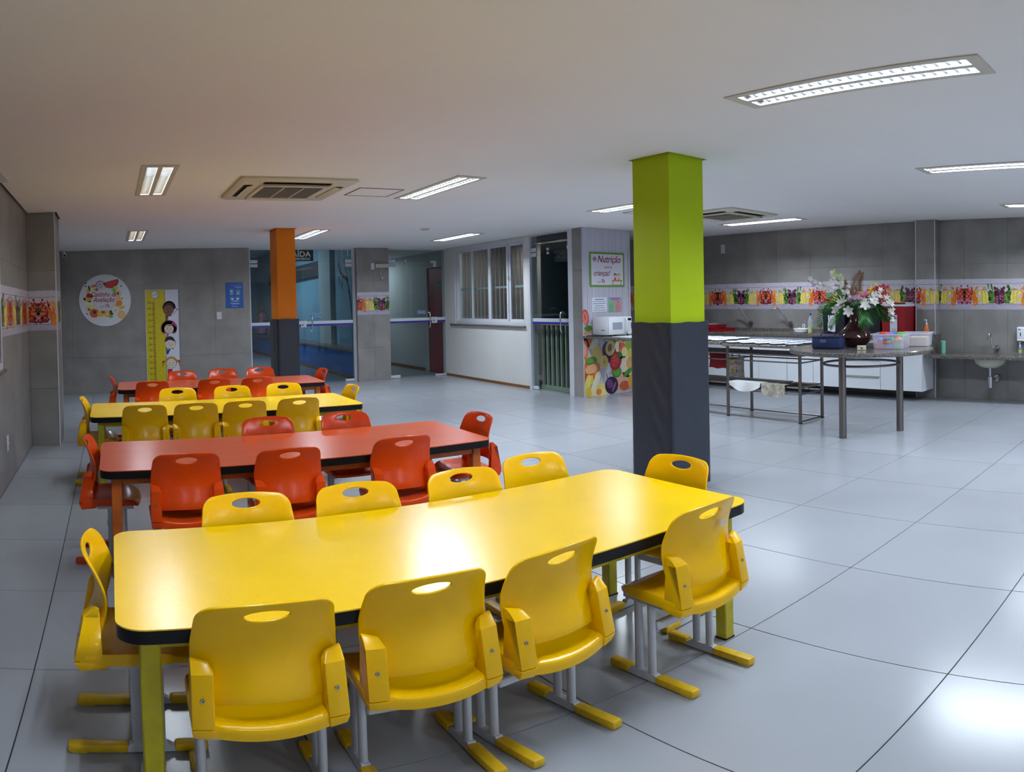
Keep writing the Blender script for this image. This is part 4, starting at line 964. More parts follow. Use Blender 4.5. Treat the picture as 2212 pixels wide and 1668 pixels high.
# ------------------------------------------------------------------ growth chart
gc = thing('growth_chart', 'tall yellow and white height chart with cartoon children on the back wall', 'height chart', (.583, YB, 0))
MB().box(0, .552, -.006, -.001, .06, 1.71).build('chart_board', mat('chart_white', srgb(206, 208, 222), rough=.4), gc)
P = Print((0, -.0065, 0), (1, 0, 0), (0, 0, 1)); yl = srgb(214, 196, 20); ink = srgb(40, 30, 26)
P.rect(.006, .327, .06, 1.704, yl, 1); P.rect(.327, .333, .06, 1.71, ink, 2); P.ell(.163, 1.628, .066, .066, ink, 2, 0, 28); P.ell(.163, 1.628, .061, .061, srgb(222, 222, 216), 3, 0, 28)
P.text('nutri', .165, 1.612, .045, srgb(140, 160, 100), 4, align='RIGHT', squeeze=.8); P.text('Tê', .168, 1.612, .056, srgb(160, 30, 50), 4, shear=.2, squeeze=.8)
for c in range(20, 151):
    z = c / 100.0
    if c % 10 == 0: P.rect(.105, .155, z - .0045, z + .0045, srgb(190, 50, 30), 4); P.text('%d' % c, .092, z - .018, .05, ink, 4, align='RIGHT', squeeze=.85)
    else: P.rect(.117, .157, z - .0022, z + .0022, srgb(120, 96, 20), 3)
def kid(cx, z, rx, rz, skin, hair, style):
    P.ell(cx, z, rx + .005, rz + .005, ink, 5, 0, 26)
    if style == 'afro':
        for k in range(9): a = R(10 + 20 * k); P.ell(cx + .012 + (rx * .92) * math.cos(a), z + .02 + rz * .98 * math.sin(a), .036, .036, hair, 4)
        P.ell(cx + .01, z + .035, rx * 1.02, rz * .92, hair, 6, 0, 24)
    if style == 'curly':
        for k in range(13): a = R(-35 + 250 * k / 12); P.ell(cx + (rx + .022) * math.cos(a), z + .01 + (rz + .02) * math.sin(a), .040, .040, hair, 4)
        P.ell(cx + .075, z + .085, .026, .02, srgb(214, 60, 150), 9); P.ell(cx + .11, z + .055, .022, .02, srgb(214, 60, 150), 9)
    if style == 'short': P.ell(cx - .008, z + .035, rx * .98, rz * .9, hair, 6, 0, 24); P.ell(cx - rx, z, .016, .02, skin, 5); P.ell(cx + rx, z - .01, .016, .02, skin, 5)
    if style == 'pigtails':
        P.ell(cx, z + .02, rx + .016, rz + .012, hair, 4, 0, 24)
        for s in (-1, 1): P.ell(cx + s * (rx + .035), z + .035, .034, .022, hair, 5, -s * .2); P.ell(cx + s * (rx + .058), z - .01, .017, .05, hair, 5, s * .1)
    P.ell(cx, z - (.012 if style in ('afro', 'short') else 0), rx, rz * (.90 if style in ('afro', 'short') else 1), skin, 7, 0, 26)
    if style == 'short': P.poly([(cx - rx * .95, z + .02), (cx - rx * .4, z + rz * .9), (cx + rx * .6, z + rz * .8), (cx + rx * .95, z + .02), (cx + rx * .4, z + rz * .48), (cx - rx * .2, z + rz * .6)], hair, 8)
    if style == 'curly': P.poly([(cx - rx * .9, z + rz * .5), (cx, z + rz * 1.0), (cx + rx * .9, z + rz * .5), (cx + rx * .3, z + rz * .62), (cx - rx * .3, z + rz * .7)], hair, 8)
    for s in (-1, 1): P.ell(cx + s * rx * .38, z + .004, .006, .008, ink, 9, 0, 8); P.ell(cx + s * rx * .5, z - .022, .010, .006, srgb(226, 130, 120), 9, 0, 8)
    P.line([(cx - .022, z - .032), (cx - .010, z - .042), (cx + .010, z - .042), (cx + .022, z - .032)], .005, ink, 9)
kid(.385, 1.378, .085, .09, srgb(122, 74, 66), srgb(30, 20, 20), 'afro'); P.poly([(.335, 1.16), (.365, 1.20), (.385, 1.265), (.43, 1.262), (.43, 1.29), (.335, 1.29)], srgb(120, 76, 20), 4); P.line([(.43, 1.276), (.49, 1.32), (.525, 1.37)], .006, ink, 4); P.ell(.53, 1.378, .012, .014, srgb(122, 74, 66), 5)
kid(.385, 1.055, .078, .076, srgb(226, 212, 196), srgb(134, 82, 78), 'curly'); P.poly([(.338, .915), (.37, .93), (.385, .975), (.338, .98)], srgb(220, 80, 160), 4); P.ell(.332, .955, .012, .016, srgb(220, 216, 210), 5)
kid(.400, .815, .086, .088, srgb(226, 216, 200), srgb(44, 34, 44), 'short'); P.poly([(.335, .63), (.355, .62), (.40, .70), (.395, .735), (.335, .735)], srgb(40, 60, 190), 4); P.poly([(.345, .70), (.375, .70), (.375, .735), (.345, .735)], srgb(190, 200, 40), 5); P.poly([(.40, .72), (.45, .70), (.46, .725), (.42, .745)], srgb(190, 200, 40), 4); P.ell(.315, .625, .013, .018, srgb(222, 214, 206), 5)
kid(.410, .475, .082, .082, srgb(226, 216, 200), srgb(200, 130, 60), 'pigtails'); P.rect(.345, .425, .29, .385, srgb(196, 40, 40), 4); P.ell(.385, .39, .045, .012, srgb(226, 222, 226), 5)
P.build('chart_print', gc)
# ------------------------------------------------------------------ blue notice, switches, papers
nb_ = thing('blue_notice', 'small blue printed notice high on the back wall by the glass door', 'notice', (1.943, YB, 1.372))
MB().box(0, .305, -.004, -.001, 0, .432).build('notice_sheet', mat('notice_blue', srgb(24, 88, 176), rough=.4), nb_)
P = Print((0, -.0045, 0), (1, 0, 0), (0, 0, 1)); lt = srgb(210, 226, 246)
P.text('Recomendações', .27, .375, .030, srgb(110, 160, 222), 1, align='RIGHT', squeeze=.9); P.text('de acesso', .27, .345, .030, lt, 1, align='RIGHT', bold=.02, squeeze=.9)
for x, z in ((.105, .285), (.215, .285), (.115, .165), (.205, .165)): P.ell(x, z, .034, .034, srgb(110, 176, 226), 1, 0, 20)
P.ell(.10, .282, .020, .014, srgb(236, 190, 150), 2); P.ell(.215, .292, .018, .014, srgb(50, 36, 36), 2); P.ell(.215, .268, .012, .014, srgb(236, 236, 240), 2)
for x in (.115, .205): P.ell(x, .18, .016, .012, srgb(90, 60, 40), 2); P.rect(x - .015, x + .015, .14, .17, srgb(232, 234, 240), 2)
for x0, x1, z in ((.07, .14, .238), (.08, .125, .228), (.17, .26, .238), (.185, .245, .228), (.085, .235, .118), (.12, .20, .108), (.075, .245, .078), (.095, .225, .066), (.105, .205, .026)): P.rect(x0, x1, z, z + .006, lt, 1)
P.build('notice_print', nb_)
def plate(name, label, cat, o, u, w_, h, rows=3, group=None):
    t = thing(name, label, cat, o); u = Vector(u); nrm = u.cross(Vector((0, 0, 1)))
    rz = math.atan2(u.y, u.x); t.rotation_euler = (0, 0, rz)
    MB().rbox(-w_ / 2, w_ / 2, -.010, 0, -h / 2, h / 2, .003, 1).build('cover_plate', m_alu, t)
    for k in range(rows):
        z = (k - (rows - 1) / 2) * h * .24; MB().rbox(-w_ * .28, w_ * .28, -.014, -.009, z - h * .10, z + h * .10, .002, 1).build('rocker', m_white, t)
plate('light_switch', 'white triple light switch on the back wall below the blue notice', 'switch', (1.825, YB, 1.25), (1, 0, 0), .085, .125)
plate('light_switch', 'white wall plate high on the sink wall beside the green pillar', 'switch', (XR, 7.085, 2.17), (0, -1, 0), .085, .15, 1)
plate('power_outlet', 'white power outlet low on the left wall', 'outlet', (XL, 5.335, .345), (0, 1, 0), .08, .125, 1)
plate('power_outlet', 'white outlet plate beside the emergency lamp on the pier', 'outlet', (4.612, YB, 2.06), (1, 0, 0), .075, .12, 1)
el = thing('emergency_lamp', 'slim white emergency lamp with a dangling wire on the pier', 'lamp', (4.785, YB, 2.07))
MB().rbox(-.12, .12, -.045, 0, -.032, .032, .008, 2).build('lamp_body', m_white, el); MB().rbox(-.10, .10, -.049, -.044, -.022, .022, .004, 1).build('lamp_lens', m_cream, el)
MB().tube([(.0, -.04, -.03), (-.02, -.035, -.09), (-.045, -.03, -.13), (-.02, -.03, -.18), (-.005, -.03, -.21)], .004, 6).build('wire', m_cream, el); MB().rbox(-.014, .006, -.036, -.022, -.245, -.205, .004, 1).build('plug', m_white, el)

# ------------------------------------------------------------------ nutrition panel
npn = thing('fruit_mural', 'pale wood-print wall panel with big fruit pictures behind the microwave', 'mural', (6.092, 7.476, 0))
PW = .905
MB().box(.006, PW, -.005, .0, .001, ZT - .002).build('panel_board', mat('panel_white', srgb(196, 194, 208), rough=.4), npn)
P = Print((0, -.0055, 0), (1, 0, 0), (0, 0, 1)); rg = random.Random(11)
for k in range(34):
    x = rg.uniform(.01, PW - .02); z0 = rg.choice([0, .9, 1.4]); P.rect(x, x + rg.uniform(.0015, .004), z0, rg.uniform(1.6, 2.5), srgb(*(rg.choice([(160, 156, 176), (176, 170, 188), (140, 136, 156)]))), 1)
for x in (.11, .235, .36, .485, .61, .735, .86): P.rect(x, x + .003, 0, ZT, srgb(120, 114, 136), 1)
K2 = PW / 770.0                                              # zoom sketch: x from 235, floor at 1580, 1 unit = K2
def T_(x, y): return ((x - 235) * K2, max(0.0, (1585 - y) * .862 / 945.0))
def TE(x, y, rx, ry, c, l, rot=0, n=22):
    q = T_(x, y); a = [(q[0] + rx * K2 * math.cos(t) * math.cos(rot) - ry * K2 * math.sin(t) * math.sin(rot), q[1] + rx * K2 * math.cos(t) * math.sin(rot) + ry * K2 * math.sin(t) * math.cos(rot)) for t in [2 * PI * k / n for k in range(n)]]
    P.poly([(min(max(u, .002), PW - .002), max(v, .002)) for u, v in a], srgb(*c), l)
def TP(pts, c, l): P.poly([(min(max(T_(*p)[0], .002), PW - .002), max(T_(*p)[1], .002)) for p in pts], srgb(*c), l)
TP([(235, 640), (390, 640), (320, 800), (235, 860)], (214, 110, 40), 2)
TE(260, 860, 50, 150, (240, 196, 90), 2); TE(255, 850, 40, 120, (226, 120, 96), 3); TE(250, 850, 20, 80, (240, 170, 150), 4)
TP([(320, 830), (400, 640), (460, 650), (440, 780), (400, 850)], (236, 230, 200), 3); TE(430, 910, 90, 60, (226, 206, 120), 4, -.3); TE(480, 960, 70, 130, (226, 208, 120), 3, .35); TE(550, 1060, 60, 84, (240, 222, 160), 6); TE(550, 1060, 46, 66, (236, 206, 110), 7); TE(550, 1060, 12, 18, (180, 140, 70), 8)
P.line([T_(490, 860), T_(480, 790), T_(450, 760)], .008, srgb(150, 160, 80), 5); P.line([T_(570, 780), T_(550, 690)], .01, srgb(110, 80, 60), 5)
TE(630, 900, 110, 130, (86, 44, 92), 4, .4); TE(650, 950, 90, 110, (66, 30, 76), 5, .3); TE(648, 845, 78, 96, (230, 214, 130), 6, -.3); TE(648, 845, 66, 82, (236, 222, 150), 7, -.3); TE(640, 840, 34, 50, (176, 110, 70), 8, -.3)
TE(735, 1060, 95, 120, (168, 28, 36), 9, -.45); TE(725, 1050, 70, 90, (196, 44, 50), 10, -.45); TE(800, 975, 50, 40, (60, 110, 50), 11, -.7); TE(850, 1010, 50, 14, (70, 120, 60), 11, .1)
TE(700, 700, 80, 50, (120, 160, 60), 3, -.2); TE(790, 720, 24, 60, (226, 150, 60), 3, .3); TE(770, 820, 60, 90, (240, 220, 190), 2); TE(900, 850, 110, 110, (236, 176, 140), 2); TE(850, 900, 60, 100, (222, 110, 80), 3); TE(910, 710, 70, 26, (86, 130, 50), 5, .5); TE(965, 830, 60, 110, (140, 180, 60), 4); TE(885, 935, 56, 74, (240, 216, 130), 6); TE(885, 935, 44, 58, (244, 226, 160), 7); TE(980, 950, 40, 60, (236, 210, 90), 5)
for k in range(14): a = rg.uniform(0, 6.28); TE(735 + 60 * math.cos(a) * rg.random(), 1060 + 85 * math.sin(a) * rg.random(), 4, 5, (240, 190, 120), 11, 0, 6)
TE(340, 1020, 90, 46, (70, 120, 50), 7, .12); TE(340, 1014, 80, 34, (110, 160, 60), 8, .12)
TE(330, 1230, 140, 170, (222, 120, 50), 2); TE(340, 1150, 95, 56, (240, 180, 130), 4, .2); TE(420, 1160, 60, 90, (226, 140, 80), 3); TE(300, 1330, 90, 120, (206, 90, 30), 3)
TP([(320, 1440), (420, 1220), (470, 1190), (490, 1240), (450, 1400), (380, 1480)], (240, 234, 200), 6); TE(280, 1370, 40, 110, (244, 222, 120), 7, -.25); TE(320, 1360, 36, 100, (240, 210, 90), 6, -.35); TE(290, 1510, 46, 66, (232, 196, 70), 8, .2); TE(380, 1520, 110, 60, (240, 226, 170), 5); TE(500, 1500, 84, 90, (234, 214, 130), 7); TE(455, 1520, 44, 40, (214, 140, 60), 8)
P.line([T_(610, 1360), T_(580, 1250)], .01, srgb(110, 70, 50), 8); TE(660, 1440, 108, 108, (56, 20, 60), 9); TE(630, 1410, 50, 60, (120, 70, 130), 10, .4); TE(700, 1470, 16, 70, (150, 110, 160), 10, -.5)
TE(745, 1230, 80, 76, (80, 140, 50), 7, -.5); TE(745, 1225, 64, 56, (110, 170, 60), 8, -.5); P.line([T_(690, 1200), T_(620, 1260)], .007, srgb(120, 140, 70), 7)
TE(930, 1150, 110, 150, (244, 230, 200), 4); TE(980, 1120, 70, 80, (240, 180, 110), 5); TE(860, 1410, 130, 120, (240, 190, 160), 4); TE(880, 1470, 90, 60, (220, 100, 70), 5); TE(960, 1300, 70, 100, (226, 120, 70), 3); TE(935, 1260, 90, 34, (90, 150, 60), 7, .55); TE(980, 1420, 44, 90, (240, 180, 60), 6)
# strawberry half above the counter and a leaf
P.ell(.035, 1.13, .062, .115, srgb(206, 90, 76), 2, .15); P.ell(.03, 1.12, .045, .09, srgb(226, 140, 124), 3, .15); P.ell(.025, 1.13, .015, .06, srgb(206, 80, 66), 4, .25)
P.poly([(max(x, .002), z) for x, z in [(-.01, .98), (.06, 1.02), (.13, 1.01), (.16, .96), (.10, .93), (.03, .94)]], srgb(86, 140, 56), 3); P.poly([(.002, .88), (.12, .90), (.17, .94), (.10, .95), (.002, .93)], srgb(226, 160, 120), 2)
P.build('panel_print', npn)
# framed notice with green tape
nt = thing('nutrition_notice', 'white notice with red script lettering taped with green on the panel', 'notice', (6.224, 7.466, 1.562))
MB().box(0, .636, -.004, 0, 0, .484).build('notice_sheet', mat('notice_white', srgb(214, 212, 224), rough=.45), nt)
m_tape = mat('green_tape', srgb(104, 150, 46), rough=.6)
for a in ((-.012, .648, .462, .488), (-.01, .644, -.004, .022), (-.012, .016, .022, .462), (.62, .646, .022, .462)): MB().box(a[0], a[1], -.0055, -.0035, a[2], a[3]).build('green_tape', m_tape, nt)
P = Print((0, -.0045, 0), (1, 0, 0), (0, 0, 1)); rd_ = srgb(140, 16, 44)
for a in ((.062, .098, .355, .425), (.045, .115, .372, .408)): P.rect(*a, rd_, 2)
for a in ((.068, .092, .362, .418), (.052, .108, .379, .401)): P.rect(*a, srgb(214, 212, 224), 3)
P.text('Nutrição', .355, .345, .142, rd_, 2, shear=.3, align='CENTER', bold=.012, squeeze=.86); P.text('para as', .335, .262, .056, rd_, 2, shear=.3, align='CENTER', squeeze=.9); P.text('crianças!', .215, .155, .112, rd_, 2, shear=.3, align='CENTER', bold=.01, squeeze=.78)
P.text('nutri', .20, .052, .052, srgb(110, 160, 60), 2, align='RIGHT', squeeze=.8); P.text('Tê', .203, .052, .072, rd_, 2, shear=.15, bold=.02, squeeze=.8)
for x, hc in ((.465, (40, 30, 36)), (.535, (226, 130, 60))):
    P.ell(x, .165, .030, .026, srgb(*hc), 2); P.ell(x, .150, .024, .024, srgb(240, 206, 176), 3); P.rect(x - .016, x + .016, .095, .13, srgb(*((200, 40, 50) if x < .5 else (150, 190, 200))), 2)
P.rect(.40, .60, .075, .094, srgb(214, 130, 50), 3); P.rect(.415, .425, .02, .075, srgb(150, 70, 50), 3); P.rect(.572, .582, .02, .075, srgb(150, 70, 50), 3); P.rect(.41, .585, .018, .024, srgb(150, 70, 50), 3)
P.build('notice_print', nt)
def paper(label, x0, x1, z0, z1, fill):
    t = thing('paper_notice', label, 'notice', (x0, 7.466, z0)); w_, h = x1 - x0, z1 - z0
    MB().box(0, w_, -.002, 0, 0, h).build('paper_sheet', mat('paper_white', srgb(220, 224, 234), rough=.6), t)
    P = Print((0, -.0024, 0), (1, 0, 0), (0, 0, 1)); fill(P, w_, h); P.build('paper_print', t)
def f1(P, w_, h):
    P.rect(.05, w_ - .05, h - .035, h - .022, srgb(80, 150, 200), 1); P.rect(.015, w_ - .015, h - .062, h - .054, srgb(210, 130, 150), 1)
    for k, (a, b) in enumerate(((.02, .02), (.05, .05), (.03, .03), (.02, .02))): P.rect(a, w_ - b, h - .09 - k * .031, h - .082 - k * .031, srgb(96, 120, 156), 1)
def f2(P, w_, h):
    P.rect(0, w_, h - .05, h, srgb(170, 180, 216), 1); P.rect(.03, w_ - .03, h - .02, h - .010, srgb(190, 60, 120), 2); P.rect(.06, w_ - .06, h - .04, h - .03, srgb(190, 60, 120), 2)
    P.rect(0, w_ * .5, 0, h - .05, srgb(140, 200, 160), 1); P.rect(w_ * .5, w_, 0, h - .05, srgb(226, 160, 170), 1); P.ell(w_ * .75, h - .068, .010, .012, srgb(170, 40, 50), 2)
    for k in range(7): P.rect(.012, w_ * .5 - .03, .012 + k * .016, .016 + k * .016, srgb(70, 120, 90), 2); P.rect(w_ * .5 + .012, w_ - .03, .012 + k * .015, .016 + k * .015, srgb(170, 80, 100), 2)
paper('white typed sheet on the nutrition panel above the microwave, left one', 6.245, 6.517, 1.203, 1.406, f1)
paper('green and pink typed sheet on the nutrition panel above the microwave, right one', 6.548, 6.805, 1.197, 1.405, f2)

# ------------------------------------------------------------------ serving table with steel frame and granite tops
sv = thing('serving_table', 'long granite-topped serving table on a tubular steel frame with shelves', 'table', (6.2, 4.012, 0))
LXs, LYs = (0.0, .456), (0.0, .99, 2.25)
for y in LYs:
    for x in LXs:
        MB().cyl((x, y, .0), (x, y, .822), .019, n=16).build('leg', m_steel, sv); MB().cyl((x, y, 0), (x, y, .012), .021, n=16).build('leg_foot', m_dark, sv)
for z, r in ((.737, .011), (.66, .008), (.39, .011), (.317, .008), (.018, .009)):
    for x in LXs:
        MB().cyl((x, 0, z), (x, LYs[-1], z), r, n=8).build('side_rail', m_steel, sv)
    for y in LYs:
        if y and z < .05: continue
        MB().cyl((LXs[0], y, z), (LXs[1], y, z), r, n=8).build('end_rail', m_steel, sv)
for z in (.742, .396):
    for k in range(14):
        x = .03 + k * .0305; MB().cyl((x, .01, z), (x, 2.24, z), .003, n=5).build('shelf_wire', m_steel, sv)
MB().rbox(-.12, .54, -.042, .985, .822, .855, .008, 2).build('granite_top', m_granite, sv); MB().rbox(-.135, .54, .99, 3.455, .836, .872, .008, 2).build('granite_top', m_granite, sv)
MB().box(.05, .40, .35, .96, .400, .408).build('shelf_board', mat('grey_board', srgb(96, 92, 90), rough=.5), sv)
# plates laid out in rows
m_plate = mat('white_melamine', srgb(232, 236, 246), rough=0.2)
pm = None; cnt = 0
for row, x in enumerate((6.19, 6.40, 6.61)):
    for k, y in enumerate((4.08, 4.285, 4.49, 4.695, 4.895, 5.11, 5.315, 5.52, 5.725)):
        zt_ = .856 if y < 4.98 else .873
        t = thing('plate', 'white plate in the %s row on the serving table, %s from its right end' % (('front', 'middle', 'back')[row], ('first', 'second', 'third', 'fourth', 'fifth', 'sixth', 'seventh', 'eighth', 'ninth')[k]), 'plate', (x, y, zt_), 0, 'white plates on the serving table')
        if pm is None:
            pm = MB().lathe([(0, .004), (.05, .004), (.062, .008), (.098, .017), (.1, .014), (.066, 0), (0, 0)], 28).mesh('plate_body', m_plate); pf = MB().lathe([(.045, -.0), (.045, .0035), (.05, .0035), (.05, 0)], 24).mesh('plate_foot', m_plate)
        link('plate_body', pm, t); link('plate_foot', pf, t)
# cloths and bags on the frame
def cloth(name, label, cat, m, x, y0, y1, z, drop, seed, depth=.18, amp=.012, sag=.05):
    rg = random.Random(seed); n_, m2 = 18, 12; vs = []; ph = rg.uniform(0, 6)
    for j in range(m2 + 1):
        s_ = j / m2 * (depth + drop)
        for i in range(n_ + 1):
            u = i / n_; y = y0 + (y1 - y0) * u
            if s_ < depth: vs.append((x + depth - s_ - .012, y, z + .003))
            else:
                d = (s_ - depth) / drop; vs.append((x - .012 - amp * math.sin(u * 11 + ph) * d, y, z - (s_ - depth) * (1 - sag * 4 * (u - .5) ** 2 * 1.0) - 0))
    fs = [(j * (n_ + 1) + i, j * (n_ + 1) + i + 1, (j + 1) * (n_ + 1) + i + 1, (j + 1) * (n_ + 1) + i) for j in range(m2) for i in range(n_)]
    o = MB().add(vs, fs, True).build(name, m, angle=80); sm = o.modifiers.new('s', 'SOLIDIFY'); sm.thickness = .003; bake(o)
    return tag(o, label, cat)
cloth('white_towel', 'crumpled white towel hanging over the lower shelf of the serving table', 'towel', mat('towel_white', srgb(212, 214, 214), rough=.9, bump=(120, .3)), 6.182, 4.52, 4.965, .412, .105, 1, .15, .014, .6)
cloth('patterned_towel', 'beige towel with reddish flowers hanging on the lower shelf', 'towel', mat('towel_beige', srgb(168, 162, 148), rough=.9, noise=(22, .35, 3)), 6.182, 4.19, 4.51, .412, .14, 2, .10, .012, .2)
def bag(name, label, m, x, y0, y1, z0, z1, seed, art=None):
    t = thing(name, label, 'bag', (x, (y0 + y1) / 2, 0)); h = (y1 - y0) / 2; rg = random.Random(seed); vs = []; n_, m2 = 16, 12
    for s_ in (-1, 1):
        for j in range(m2 + 1):
            v = j / m2; zz = z1 + (z0 - z1) * v
            for i in range(n_ + 1):
                u = -1 + 2 * i / n_; th = (.008 + .035 * math.sin(PI * min(1, v * .9 + .08))) * (1 - u * u) ** .5
                vs.append((s_ * th + .006 * math.sin(u * 7 + seed) * v, u * h * (1 - .06 * math.sin(PI * v)), zz + .006 * math.sin(u * 5 + seed) * (v > .9)))
    w1 = n_ + 1; fs = [(q + j * w1 + i, q + j * w1 + i + 1, q + (j + 1) * w1 + i + 1, q + (j + 1) * w1 + i) for q in (0, (m2 + 1) * w1) for j in range(m2) for i in range(n_)]
    off = (m2 + 1) * w1; fs += [(m2 * w1 + i, m2 * w1 + i + 1, off + m2 * w1 + i + 1, off + m2 * w1 + i) for i in range(n_)]
    MB().add(vs, fs, True).build('bag_body', m, t, angle=80)
    for s_ in (-1, 1): MB().tube([(s_ * .012, -h * .45, z1 - .01), (s_ * .010, -h * .40, .70), (0, 0, .732), (s_ * .010, h * .40, .70), (s_ * .012, h * .45, z1 - .01)], .005, 6).build('bag_handle', m, t)
    return t
m_tote = mat('tote_canvas', srgb(176, 172, 164), rough=.9, bump=(200, .2)); m_rbag = mat('red_cloth_bag', srgb(160, 30, 38), rough=.8)
tb = bag('tote_bag', 'pale canvas bag with a printed fruit drawing hanging under the serving table', m_tote, 6.55, 5.03, 5.29, .415, .655, 2)
P = Print((-.048, .10, .42), (0, -1, 0), (0, 0, 1))
for u, v, r, c in ((.05, .17, .03, (226, 206, 90)), (.10, .19, .028, (236, 220, 130)), (.13, .14, .03, (226, 170, 190)), (.07, .11, .03, (230, 190, 200)), (.12, .09, .026, (226, 210, 100)), (.05, .07, .022, (240, 220, 120)), (.15, .06, .012, (90, 120, 200))): P.ell(u, v, r, r * .9, srgb(*c), 1)
P.line([(.06, .035), (.09, .045), (.13, .03)], .005, srgb(110, 100, 100), 1); P.build('bag_print', tb)
bag('red_bag', 'dark red cloth bag hanging under the serving table, beside the canvas bag', m_rbag, 6.60, 5.30, 5.62, .50, .69, 4)
bag('plastic_bag', 'white plastic carrier bag hanging low, partly behind the green pillar', mat('bag_white', srgb(190, 186, 182), rough=.4), 6.13, 5.30, 5.46, .24, .62, 6)

# ------------------------------------------------------------------ microwave and papers on the granite top
mw = thing('microwave', 'white microwave oven standing on the granite top by the fruit panel', 'microwave', (6.20, 7.09, .873))
MB().rbox(0, .44, .0, .32, .012, .262, .006, 2).build('body', m_cab, mw)
MB().rbox(.006, .345, -.022, .001, .016, .258, .005, 2).build('door', m_cab, mw); MB().box(.075, .255, -.0235, -.021, .085, .185).build('door_window', mat('grey_window', srgb(150, 154, 172), rough=.2), mw)
MB().rbox(.346, .436, -.020, .001, .016, .258, .004, 1).build('control_panel', m_cab, mw); MB().box(.360, .425, -.0215, -.019, .205, .238).build('display', m_black, mw)
for r_ in range(4):
    for c_ in range(3): MB().box(.362 + c_ * .021, .378 + c_ * .021, -.0212, -.0195, .055 + r_ * .034, .077 + r_ * .034).build('button', mat('button_grey', srgb(196, 200, 212), rough=.4), mw)
MB().tube([(.318, -.02, .035), (.32, -.048, .06), (.32, -.052, .137), (.32, -.048, .214), (.318, -.02, .24)], .011, 10).build('door_handle', m_cab, mw)
for x, y in ((.04, .03), (.40, .03), (.04, .29), (.40, .29)): MB().cyl((x, y, 0), (x, y, .013), .014, n=10).build('foot', m_dark, mw)
for y in (.06, .10): MB().box(-.0012, .001, y, y + .022, .07, .085).build('vent', m_dark, mw)
tag(MB().rbox(6.08, 6.19, 7.10, 7.40, .873, .881, .002, 1).build('black_mat', m_black), 'thin black mat beside the microwave on the granite top', 'mat')
MB_p = thing('paper_stack', 'loose white papers on the granite top right of the microwave', 'papers', (6.28, 6.72, .873))
MB().box(-.15, .15, -.2, .2, 0, .003).build('paper_sheet', m_plate, MB_p); MB().box(-.10, .18, -.23, .15, .0035, .006).build('paper_sheet', m_plate, MB_p)

# ------------------------------------------------------------------ sink counter on the right wall
ct = thing('sink_counter', 'long speckled granite counter on the right wall carrying coolers and trays', 'counter', (0, 0, 0))
MB().box(8.12, XR - .002, 3.69, 7.6, .815, .855).box(8.12, 8.563, 3.41, 3.69, .815, .855).build('granite_slab', m_granite, ct); MB().box(8.675, XR - .002, 3.69, 7.6, .855, .90).build('backsplash', m_granite, ct)
def cabinet(label, y0, y1, kind):
    t = thing('wall_cabinet', label, 'cabinet', (8.16, y0, .135), 0, 'white cabinets under the sink counter'); w_ = y1 - y0
    MB().box(.018, .40, .002, w_ - .002, 0, .678).build('body', m_cab, t)
    if kind == 'doors':
        for a, b in ((.003, w_ / 2 - .002), (w_ / 2 + .002, w_ - .003)): d = MB().rbox(0, .018, a, b, .003, .675, .002, 1).build('door', m_cab, t); MB().box(-.004, .001, a + .01, b - .01, .655, .668).build('door_pull', m_alu, d)
    elif kind == 'drawers':
        for z0, z1 in ((.003, .165), (.175, .395), (.405, .675)): d = MB().rbox(0, .018, .003, w_ - .003, z0, z1, .002, 1).build('drawer', m_cab, t); MB().box(-.006, .001, .02, w_ - .02, z1 - .014, z1 - .002).build('drawer_pull', m_grille, d)
    else:
        d = MB().rbox(0, .018, .003, w_ - .003, .003, .675, .002, 1).build('door', m_cab, t); MB().box(-.004, .001, .01, w_ - .01, .655, .668).build('door_pull', m_alu, d)
cabinet('white cabinet at the right end of the sink counter, single door', 3.425, 4.02, 'one')
cabinet('white drawer cabinet second from the right under the sink counter', 4.02, 4.62, 'drawers')
cabinet('white cabinet third from the right under the sink counter', 4.62, 5.5, 'doors')
cabinet('white cabinet fourth from the right under the sink counter', 5.5, 6.5, 'doors')
cabinet('white cabinet at the far left under the sink counter', 6.5, 7.5, 'doors')
def wall_tap(label, y, z, up=True):
    t = thing('wall_tap', label, 'tap', (XR, y, z))
    MB().cyl((0, 0, 0), (-.012, 0, 0), .032, n=18).build('wall_flange', m_chrome, t); MB().cyl((-.012, 0, 0), (-.07, 0, 0), .02, n=14).build('tap_body', m_chrome, t)
    MB().cyl((-.055, 0, .0), (-.055, -.045, .012), .017, .022, n=12).build('tap_knob', m_chrome, t)
    MB().tube([(-.06, .005, .005), (-.075, .03, .05), (-.10, .06, .11), (-.13, .095, .175), (-.155, .12, .215), (-.18, .14, .232), (-.20, .155, .222), (-.21, .16, .195)], .0105, 10).build('spout', m_chrome, t)
wall_tap('chrome wall tap with a long bent spout above the sink counter, left one', 6.52, .985); wall_tap('chrome wall tap with a long bent spout above the sink counter, right one', 5.78, .985)
m_tray = mat('dark_red_plastic', srgb(150, 20, 30), rough=.35)
def tray(label, x, y, z, w_, d, h, rz, m):
    t = thing('serving_tray', label, 'tray', (x, y, z), rz); 
    MB().box(-w_ / 2, w_ / 2, -d / 2, d / 2, 0, .006).build('tray_base', m, t)
    for a in ((-w_ / 2, w_ / 2, -d / 2, -d / 2 + .008), (-w_ / 2, w_ / 2, d / 2 - .008, d / 2), (-w_ / 2, -w_ / 2 + .008, -d / 2 + .008, d / 2 - .008), (w_ / 2 - .008, w_ / 2, -d / 2 + .008, d / 2 - .008)): MB().box(*a, .006, h).build('tray_wall', m, t)
    MB().box(-w_ / 2 - .012, w_ / 2 + .012, -d / 2 - .012, -d / 2, h - .008, h).build('tray_rim', m, t); MB().box(-w_ / 2 - .012, w_ / 2 + .012, d / 2, d / 2 + .012, h - .008, h).build('tray_rim', m, t)
    return t
